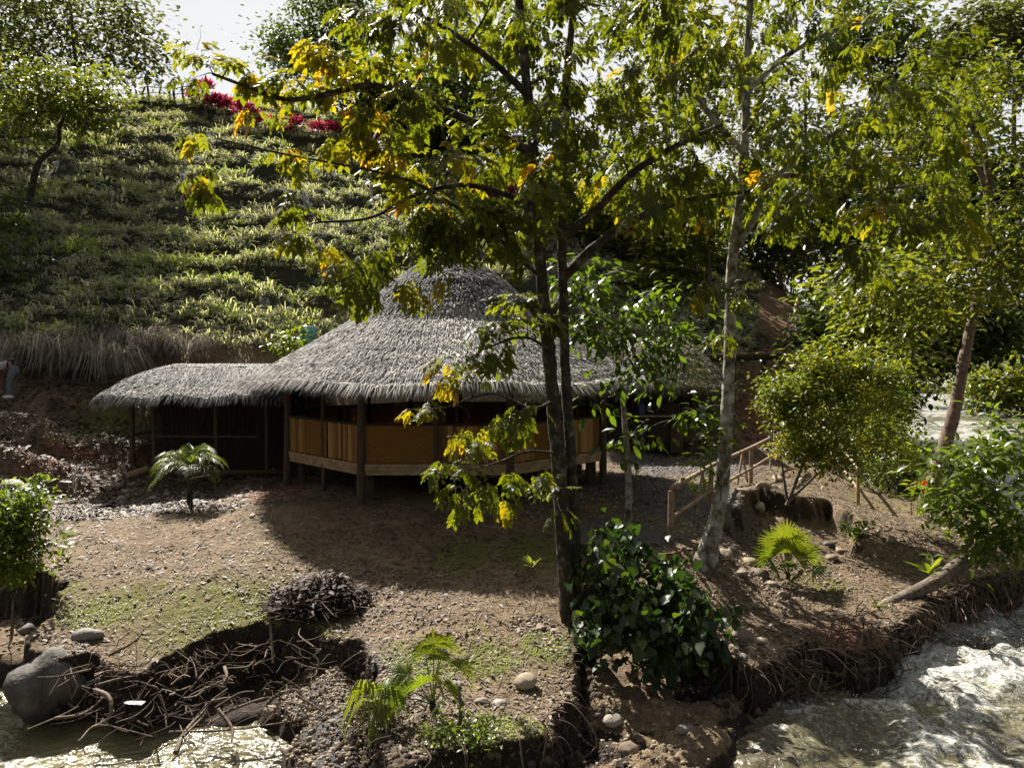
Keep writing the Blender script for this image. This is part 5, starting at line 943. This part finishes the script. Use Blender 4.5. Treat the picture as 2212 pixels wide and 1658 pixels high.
# loose pebbles + leaf litter + twigs (stuff)
def pebbles():
    v, f = rock_mesh(2, .55, 1); mb = MB(); n = 0; POS = []; SZ = []
    def patch(px, py, z, r, n_, s0, s1):
        g = G(px, py, z); a = RG.uniform(0, 2*PI, n_); q = r*np.sqrt(RG.random(n_)); POS.append(np.stack([g[0]+q*np.cos(a), g[1]+q*np.sin(a)], -1)); SZ.append(RG.uniform(s0, s1, n_)*RG.uniform(.5, 1, n_))
    for a in [(720, 1600, -1.4, .9, 1300, .02, .055), (700, 1520, -1.35, .7, 500, .02, .05), (660, 1480, -1.3, .7, 200, .03, .06), (1150, 1350, -.6, .35, 160, .02, .06), (1190, 1375, -.6, .25, 80, .03, .06), (1000, 1480, -.8, 1.1, 260, .015, .045), (1620, 1400, -.8, .5, 260, .015, .05), (1330, 1580, -1.1, 1.2, 700, .015, .05), (1450, 1100, 0, 2.2, 1800, .015, .045), (1480, 1010, 0, 2.6, 900, .02, .06), (1560, 1150, -.1, .9, 350, .03, .08), (1800, 1250, -.7, 1.6, 260, .015, .05), (1700, 1240, -.6, 1.2, 200, .02, .08), (200, 1310, -.6, .5, 30, .02, .06), (290, 1060, .2, 1.6, 300, .03, .09), (60, 1370, -1.2, .8, 160, .03, .08), (1600, 1260, -.5, .9, 250, .02, .07), (1250, 1110, 0, 1.5, 250, .02, .05), (1900, 1150, -.7, 2.5, 200, .02, .05), (900, 1350, -.6, 2.5, 260, .01, .03)]: patch(*a)
    p = np.vstack(POS); s = np.concatenate(SZ); n = len(p); z = zg(p[:, 0], p[:, 1]); pos = np.stack([p[:, 0], p[:, 1], z+s*.15], -1)
    R = basis(rdir(n, -.1, .1), np.tile([[0, 0, 1.]], (n, 1))); k = z > WZ-.03
    inst(mb, v, f, R[k], pos[k], np.stack([s, s*RG.uniform(.6, 1, n), s], -1)[k], RG.uniform(0, 1, n)[k]); o = mb.build('pebbles', M['rock_tan']); tag(o, 'loose river pebbles on the banks and path', 'gravel', kind='stuff')
pebbles()
def litter():
    mb = MB(); n = 90000; d = np.exp(RG.uniform(math.log(7.3), math.log(25), n)); u = RG.uniform(-.72, .72, n); x = u*d; y = d; fx = RG.uniform(-17, -6, 26000); fy = RG.uniform(16, 24, 26000); x = np.concatenate([x, fx]); y = np.concatenate([y, fy]); fx = RG.uniform(3, 14, 12000); fy = RG.uniform(25, 34, 12000); x = np.concatenate([x, fx]); y = np.concatenate([y, fy]); n = len(x)
    den = fbm(x*.7, y*.7, 3, 91)*.5+.5; g = G(760, 1290, -.5); dn = np.exp(-((x-g[0])**2+(y-g[1])**2)/1.2)
    k = (RG.random(n) < .14+1.4*np.clip(den-.25, 0, 1)**1.3+.25*(x > 3.5)+dn+(x < -7)*(y > 16)*.5) & (sdf(x, y, river) < -.02); x, y = x[k], y[k]; n = len(x); z = zg(x, y); k = z > WZ+.04; x, y, z = x[k], y[k], z[k]; n = len(x)
    scatter(mb, LV, LF, np.stack([x, y, z+.012], -1), (.05+.06*RG.random(n)**3)*(1+(y > 16)*.4+(y > 25)*.6), d=rdir(n, -.2, .45), droop=0, var=.5, up=np.array([0, 0, 1.])+rdir(n)*.35, rnd=np.clip(RG.beta(1.6, 2.6, n), 0, 1)); o = mb.build('leaf_litter', mat('fallen leaves', [(.035, .023, .017), (.085, .058, .04), (.15, .11, .075), (.34, .29, .21)], attr=1, rough=.6, bump=0)); tag(o, 'fallen leaves scattered over the terrace', 'leaf litter', kind='stuff')
    mb = MB(); n = 9000; d = np.exp(RG.uniform(math.log(7.3), math.log(24), n)); x = RG.uniform(-.72, .72, n)*d; k = sdf(x, d, river) < -.05; x, y = x[k], d[k]; z = zg(x, y); n = len(x)
    a = RG.uniform(0, PI, n); l = RG.uniform(.04, .16, n)[:, None]; t = np.stack([np.cos(a), np.sin(a), RG.normal(0, .1, n)], -1); p = np.stack([x, y, z+.012], -1); sd = np.stack([-np.sin(a), np.cos(a), 0*a], -1)*.005; up = np.array([0, 0, .008])
    v = np.stack([p-t*l-sd, p-t*l+sd, p+up+sd*1.2, p+up-sd*1.2, p+t*l+sd, p+t*l-sd], 1).reshape(-1, 3); o_ = (np.arange(n)*6)[:, None]
    mb.add(v, np.vstack([np.array([[0, 1, 2, 3]])+o_, np.array([[3, 2, 4, 5]])+o_]), np.repeat(RG.random(n), 6)); o = mb.build('twig_litter', M['root'], smooth_=False); tag(o, 'dry twigs and straw lying on the earth', 'twigs', kind='stuff')
    # short ground weeds
    mb = MB()
    for (px, py, z_, r, n) in [(1180, 1395, -.7, .35, 500), (1070, 1430, -.75, .4, 300), (940, 1450, -.75, .3, 300), (880, 1420, -.75, .4, 300), (1960, 1060, -.7, 1.8, 2600), (1900, 1090, -.7, 1.0, 500), (200, 1340, -.65, .5, 500), (640, 1340, -.65, .7, 500), (400, 1320, -.6, 1.2, 600), (1100, 1595, -.85, .5, 700), (2080, 1150, -.7, 1.2, 600), (240, 1010, .3, 1.8, 1200), (1480, 1130, 0, .5, 300), (1000, 1420, -.7, .9, 300), (560, 1250, -.4, 1.6, 500)]:
        g = G(px, py, z_); a = RG.uniform(0, 2*PI, n); q = r*np.sqrt(RG.random(n)); x = g[0]+q*np.cos(a); y = g[1]+q*np.sin(a); z = zg(x, y); blades(mb, np.stack([x, y, z], -1), RG.uniform(.02, .09, n), RG.uniform(.003, .007, n), rdir(n, .3, .9), np.clip(RG.normal(.8, .15, n), 0, 1))
    o = mb.build('weeds', M['grass'], smooth_=False); tag(o, 'short green weeds on the bare banks', 'weeds', kind='stuff')
litter()
# ------------------------------------------------------------------ roots hanging from the cut banks
def roots():
    mb = MB(); L_ = np.array(land); seg = L_[4:]; 
    tot = 0
    for (a, b) in zip(seg[:-1], seg[1:]):
        m_ = (a+b)/2; dist = np.linalg.norm(b-a); px = m_[0]/m_[1]*FPX+1106
        dens = (9 if px < 820 else (14 if px > 1540 else 7))*RG.choice([.3, 1, 1.5])
        n = int(dist*dens)
        for _ in range(n):
            t = RG.random(); p = a*(1-t)+b*t; e = (b-a)/dist; nrm = np.array([e[1], -e[0]]); 
            if sdf(np.array([p[0]+nrm[0]*.2]), np.array([p[1]+nrm[1]*.2]), river)[0] < 0: nrm = -nrm
            z0 = RG.uniform(-.95, -.72); l = RG.uniform(.25, .85); o = np.array([p[0], p[1], z0]); out = np.array([nrm[0], nrm[1], 0])
            q = [o-out*.1, o+out*.12+[0, 0, -.03], o+out*RG.uniform(.12, .3)+np.array([RG.normal(0, .1), RG.normal(0, .06), -l*.5]), o+out*RG.uniform(.05, .35)+np.array([RG.normal(0, .22), RG.normal(0, .1), -l])]
            r = RG.choice([.004, .006, .01, .016], p=[.4, .35, .18, .07]); mb.tube(q, [r, r, r*.8, r*.4], k=4, cap=False, steps=4, r=RG.random())
    # red-brown root mat on the right bank
    for _ in range(420):
        c = P(RG.normal(1850, 50), RG.normal(1410, 36), RG.uniform(10.6, 11.4)); d = rdir(1, -1, .3)[0]; l = RG.uniform(.1, .5); r = RG.choice([.004, .007, .011]); mb.tube([c, c+d*l*.5+rdir(1)[0]*.06, c+d*l+[0, 0, -l*.4]], [r, r, r*.4], k=4, cap=False, steps=3, r=RG.random())
    for _ in range(260):
        c = P(RG.normal(1700, 60), RG.normal(1480, 36), RG.uniform(10.0, 10.6)); d = rdir(1, -1, .2)[0]; l = RG.uniform(.2, .8); r = RG.choice([.004, .007, .012]); mb.tube([c, c+d*l*.5+rdir(1)[0]*.12, c+d*l+rdir(1)[0]*.1], [r, r, r*.4], k=4, cap=False, steps=4, r=RG.random())
    for _ in range(160):
        c = P(RG.normal(2060, 50), RG.normal(1290, 25), RG.uniform(12.6, 13.6)); d = rdir(1, -1, -.2)[0]; l = RG.uniform(.3, .8); r = RG.choice([.004, .007, .012]); mb.tube([c, c+d*l*.5+rdir(1)[0]*.08, c+d*l], [r, r, r*.4], k=4, cap=False, steps=4, r=RG.random())
    o = mb.build('hanging_roots', M['root']); tag(o, 'tangle of bare roots hanging from the eroded banks', 'roots', kind='stuff')
roots()
def clods():
    v, f = rock_mesh(11, .8, 2); L_ = np.array(land); X = []; 
    for a, b in zip(L_[:-1], L_[1:]):
        n = int(np.linalg.norm(b-a)*900); t = RG.random((n, 1)); X.append(a*(1-t)+b*t+RG.normal(0, .16, (n, 2)))
    X = np.vstack(X); z = zg(X[:, 0], X[:, 1]); k = (z > WZ-.05) & (z < -.86) & (RG.random(len(z)) < .55); X, z = X[k], z[k]; n = len(X)
    s_ = .012+.05*RG.random(n)**2.5; mb = MB(); inst(mb, v, f, basis(rdir(n), rdir(n)), np.stack([X[:, 0], X[:, 1], z], -1), s_, RG.random(n))
    o = mb.build('earth_clods', mat('earth clods', [(.02, .014, .01), (.05, .035, .024), (.11, .08, .055)], attr=.6, scale=9, rough=.95, bump=.6)); tag(o, 'crumbling clods of earth on the cut banks', 'earth', kind='stuff')
clods()
# driftwood in the left bay
DW = [([(60, 1575, 9.0), (130, 1545, 9.2), (170, 1525, 9.4)], .02, 'straight thin stick reaching over the water below the boulder'), ([(195, 1445, 9.6), (130, 1460, 9.2), (80, 1462, 9.0)], .025, 'pale forked stick lying across the boulder'),
      ([(235, 1415, 10), (290, 1385, 10.1), (310, 1358, 10.3)], .035, 'thick curved branch on the terrace edge above the boulder'), ([(205, 1490, 9.3), (230, 1500, 9.2), (240, 1520, 9.1), (235, 1550, 9.0), (200, 1570, 8.9)], .05, 'bent elbow-shaped log in the water edge'),
      ([(120, 1550, 9.1), (180, 1540, 9.1), (225, 1505, 9.3)], .03, 'branch joining the elbow-shaped log from the left'), ([(170, 1600, 8.6), (215, 1565, 8.9), (330, 1590, 8.9)], .02, 'long thin branch lying low over the left water'), ([(365, 1580, 8.7), (500, 1575, 9.0), (675, 1550, 9.4)], .022, 'very long straight pole across the bay'),
      ([(380, 1625, 8.5), (400, 1580, 8.8), (445, 1530, 9.2)], .055, 'thick wet log leaning out of the bay water'), ([(395, 1590, 8.7), (440, 1545, 9.1), (450, 1520, 9.2)], .03, 'branch leaning against the thick wet log'), ([(470, 1530, 9.2), (500, 1570, 9.0), (500, 1600, 8.8)], .04, 'short dark log right of the thick wet log'),
      ([(590, 1430, 9.8), (585, 1360, 10.1), (580, 1330, 10.2)], .03, 'upright thin pole stuck in the bank of the bay'), ([(575, 1520, 9.4), (600, 1500, 9.5), (640, 1490, 9.6), (660, 1520, 9.5)], .04, 'arched root log at the right of the bay'), ([(480, 1540, 9.3), (560, 1510, 9.5), (600, 1505, 9.6)], .03, 'slanting branch under the arched root log'),
      ([(485, 1440, 9.8), (490, 1460, 9.6), (482, 1480, 9.5)], .04, 'short cut log hanging in the dark of the bay'), ([(410, 1490, 9.5), (430, 1465, 9.6), (450, 1440, 9.8)], .025, 'short slanted stick left of the cut log'), ([(345, 1500, 9.3), (355, 1530, 9.2), (360, 1570, 9.0)], .025, 'vertical snag standing in the middle of the driftwood'),
      ([(205, 1480, 9.5), (260, 1465, 9.6), (320, 1455, 9.8)], .03, 'stick running right from above the elbow-shaped log'), ([(250, 1560, 8.9), (300, 1540, 9.1), (350, 1490, 9.4)], .015, 'wiry branch between elbow log and snag'), ([(640, 1500, 9.5), (690, 1530, 9.4), (710, 1545, 9.3)], .025, 'branch ending on the gravel bay'), ([(830, 1500, 9.2), (870, 1500, 9.1), (900, 1490, 9.2)], .03, 'pale root jutting from the near bank wall'),
      ([(720, 1620, 8.5), (760, 1590, 8.7), (800, 1560, 9.0)], .035, 'bent branch crossing the gravel at the near bank wall'), ([(1540, 1430, 10.6), (1545, 1480, 10.5), (1542, 1500, 10.4)], .03, 'short broken stick hanging from the bank under the heart-leaved bush'), ([(1550, 1330, 11.3), (1560, 1350, 11.1), (1570, 1385, 11)], .035, 'upright stick beside the lowest wooden step'), ([(1465, 1520, 9.6), (1480, 1545, 9.5), (1485, 1560, 9.4)], .025, 'short pale stick on the shaded lower slope'),
      ([(150, 1040, 15.5), (165, 1020, 15.7), (180, 995, 16)], .03, 'pale upright stick left of the stone heap'), ([(2205, 1180, 12.8), (2180, 1230, 12.8), (2190, 1290, 12.7)], .015, 'thin vine dangling from the right shrub')]
for pts, r, lb in DW:
    r *= .62; log('driftwood', lb, 'driftwood', [P(*q) for q in pts], np.linspace(r*1.1, r*.55, len(pts)), 'stick', 'driftwood and loose sticks on the banks', k=7, wob=.08, steps=6)
def twigs():
    mb = MB()
    for _ in range(230):
        px = RG.uniform(180, 700); py = 1400+RG.random()*170-(px > 500)*20; c = P(px, py, 10.2-(py-1380)*.0065+RG.uniform(-.3, .3)); d = rdir(1, -.5, .4)[0]; l = RG.uniform(.12, .6); r = RG.choice([.004, .007, .012, .018], p=[.4, .35, .18, .07])
        if c[2] < -1.6: continue
        mb.tube([c, c+d*l*.5+rdir(1)[0]*.1, c+d*l+rdir(1)[0]*.08], [r, r*.8, r*.4], k=4, cap=False, steps=4, r=RG.random())
    o = mb.build('brushwood', M['root']); tag(o, 'tangled thin brushwood washed into the left bay', 'brushwood', kind='stuff')
twigs()
# dark heap of dead leaves and twigs
def brush():
    q = onG(690, 1310, -.5); r = thing('brush_pile', 'dark heap of dead leaves and twigs on the middle of the terrace', 'brush pile', None, q)
    n = 2600; p = rdir(n, 0, 1)*(RG.uniform(.15, 1, n)**.5)[:, None]*np.array([.85, .6, .5]); p[:, 2] *= (1+.3*vn(p[:, 0]*3, p[:, 1]*3, 2)); mb = MB(); scatter(mb, LV, LF, p, .13, d=rdir(n, -.8, .6), droop=.2, rnd=np.clip(RG.normal(.25, .2, n), 0, 1)); mb.build('leaves', M['leaf_dead'], r)
    tb = MB()
    for _ in range(130): a = rdir(1, 0, 1)[0]*np.array([.8, .6, .42]); d = rdir(1, -.3, .5)[0]; l = RG.uniform(.2, .7); tb.tube([a-d*l*.5, a+rdir(1)[0]*.05, a+d*l*.5], [.009, .007, .003], k=4, cap=False, steps=3, r=RG.random())
    tb.build('twigs', M['root'], r)
brush()
# wooden step boards
def plank(px0, py0, px1, py1, label, z=-.3, h=.16):
    a, b = onG(px0, py0, z), onG(px1, py1, z); zt = max(a[2], b[2]); d = b-a; d[2] = 0; L_ = np.linalg.norm(d); t = d/L_; o = MB(); o.box((0, 0, 0), (L_, .035, h)); o.box((L_/2-.04, -.03, -.02), (.05, .05, h+.12)); o = o.build('step_board', M['brick'], smooth_=False); o.location = ((a[0]+b[0])/2, (a[1]+b[1])/2, zt+.03); o.rotation_euler = (0, 0, math.atan2(t[1], t[0])); tag(o, label, 'board', 'wooden step boards beside the heart-leaved bush')
plank(1420, 1215, 1470, 1205, 'uppermost wooden step board below the railing corner'); plank(1440, 1290, 1500, 1270, 'middle reddish step board beside the heart-leaved bush', -.5); plank(1500, 1355, 1550, 1330, 'lowest step board next to the stone pile', -.6)
# rag in driftwood
U, T = np.meshgrid(np.linspace(-.12, .12, 14), np.linspace(-.05, .05, 9)); Z = .04*fbm(U*9, T*9, 3, 6); o = MB(); v = np.stack([U, T, Z-.3*np.abs(U)*.5], -1).reshape(-1, 3); i = np.arange(8)[:, None]*14+np.arange(13)[None]; f = np.stack([i, i+1, i+15, i+14], -1).reshape(-1, 4); o.add(v, f); o.add(v-[0, 0, .004], f[:, ::-1]); o = o.build('rag', mat('grey plastic', [(.16, .17, .18), (.32, .33, .35)], scale=14, rough=.5, bump=.5)); o.location = P(290, 1513, 9.0); tag(o, 'grey-white plastic rag caught in the driftwood', 'rag')
# ------------------------------------------------------------------ light, sky, camera
AZ, EL = math.radians(-28), math.radians(44)
S = Vector((math.sin(AZ)*math.cos(EL), math.cos(AZ)*math.cos(EL), math.sin(EL)))
sl = bpy.data.lights.new('sun', 'SUN'); sl.energy = 5.0; sl.angle = math.radians(.5); sl.color = (1, .94, .85); so = bpy.data.objects.new('sun', sl); COL.objects.link(so); so.rotation_euler = (-S).to_track_quat('-Z', 'Y').to_euler()
w = bpy.data.worlds.new('World'); C.world = w; w.use_nodes = True; N = w.node_tree.nodes; L = w.node_tree.links
bg = N['Background']; sk = N.new('ShaderNodeTexSky'); sk.sky_type = 'NISHITA'; sk.sun_disc = False; sk.sun_elevation = EL; sk.sun_rotation = AZ; sk.dust_density = 6; sk.air_density = 1; sk.ozone_density = 1
hs = N.new('ShaderNodeHueSaturation'); hs.inputs['Saturation'].default_value = .25; L.new(sk.outputs[0], hs.inputs['Color']); 
gm = N.new('ShaderNodeNewGeometry'); dt = N.new('ShaderNodeVectorMath'); dt.operation = 'DOT_PRODUCT'; L.new(gm.outputs['Incoming'], dt.inputs[0]); dt.inputs[1].default_value = (.15, -.98, -.05)
mr = N.new('ShaderNodeMapRange'); mr.interpolation_type = 'SMOOTHSTEP'; L.new(dt.outputs['Value'], mr.inputs[0]); mr.inputs[1].default_value = .45; mr.inputs[2].default_value = .82
cn = N.new('ShaderNodeTexNoise'); cn.inputs['Scale'].default_value = 2.0; L.new(gm.outputs['Incoming'], cn.inputs[0])
cc = N.new('ShaderNodeValToRGB'); e = cc.color_ramp.elements; e[0].position = .3; e[0].color = (7.6, 7.7, 7.9, 1); e[1].position = .7; e[1].color = (8.5, 8.5, 8.5, 1); L.new(cn.outputs[0], cc.inputs[0])
mxs = N.new('ShaderNodeMix'); mxs.data_type = 'RGBA'; L.new(mr.outputs[0], mxs.inputs[0]); L.new(hs.outputs[0], mxs.inputs[6]); L.new(cc.outputs[0], mxs.inputs[7]); L.new(mxs.outputs[2], bg.inputs[0]); bg.inputs[1].default_value = .045
cam = bpy.data.cameras.new('camera'); co = bpy.data.objects.new('camera', cam); COL.objects.link(co); co.location = (0, 0, CAMH); co.rotation_euler = (PI/2-PITCH, 0, 0); cam.sensor_width = 36; cam.lens = 36*FPX/2212; cam.clip_start = .1; cam.clip_end = 2000; C.camera = co
C.view_settings.view_transform = 'Standard'; C.view_settings.look = 'None'; C.view_settings.exposure = 1.35; C.view_settings.gamma = 1
C.cycles.max_bounces = 6; C.cycles.diffuse_bounces = 3; C.cycles.transmission_bounces = 4; C.cycles.use_denoising = True
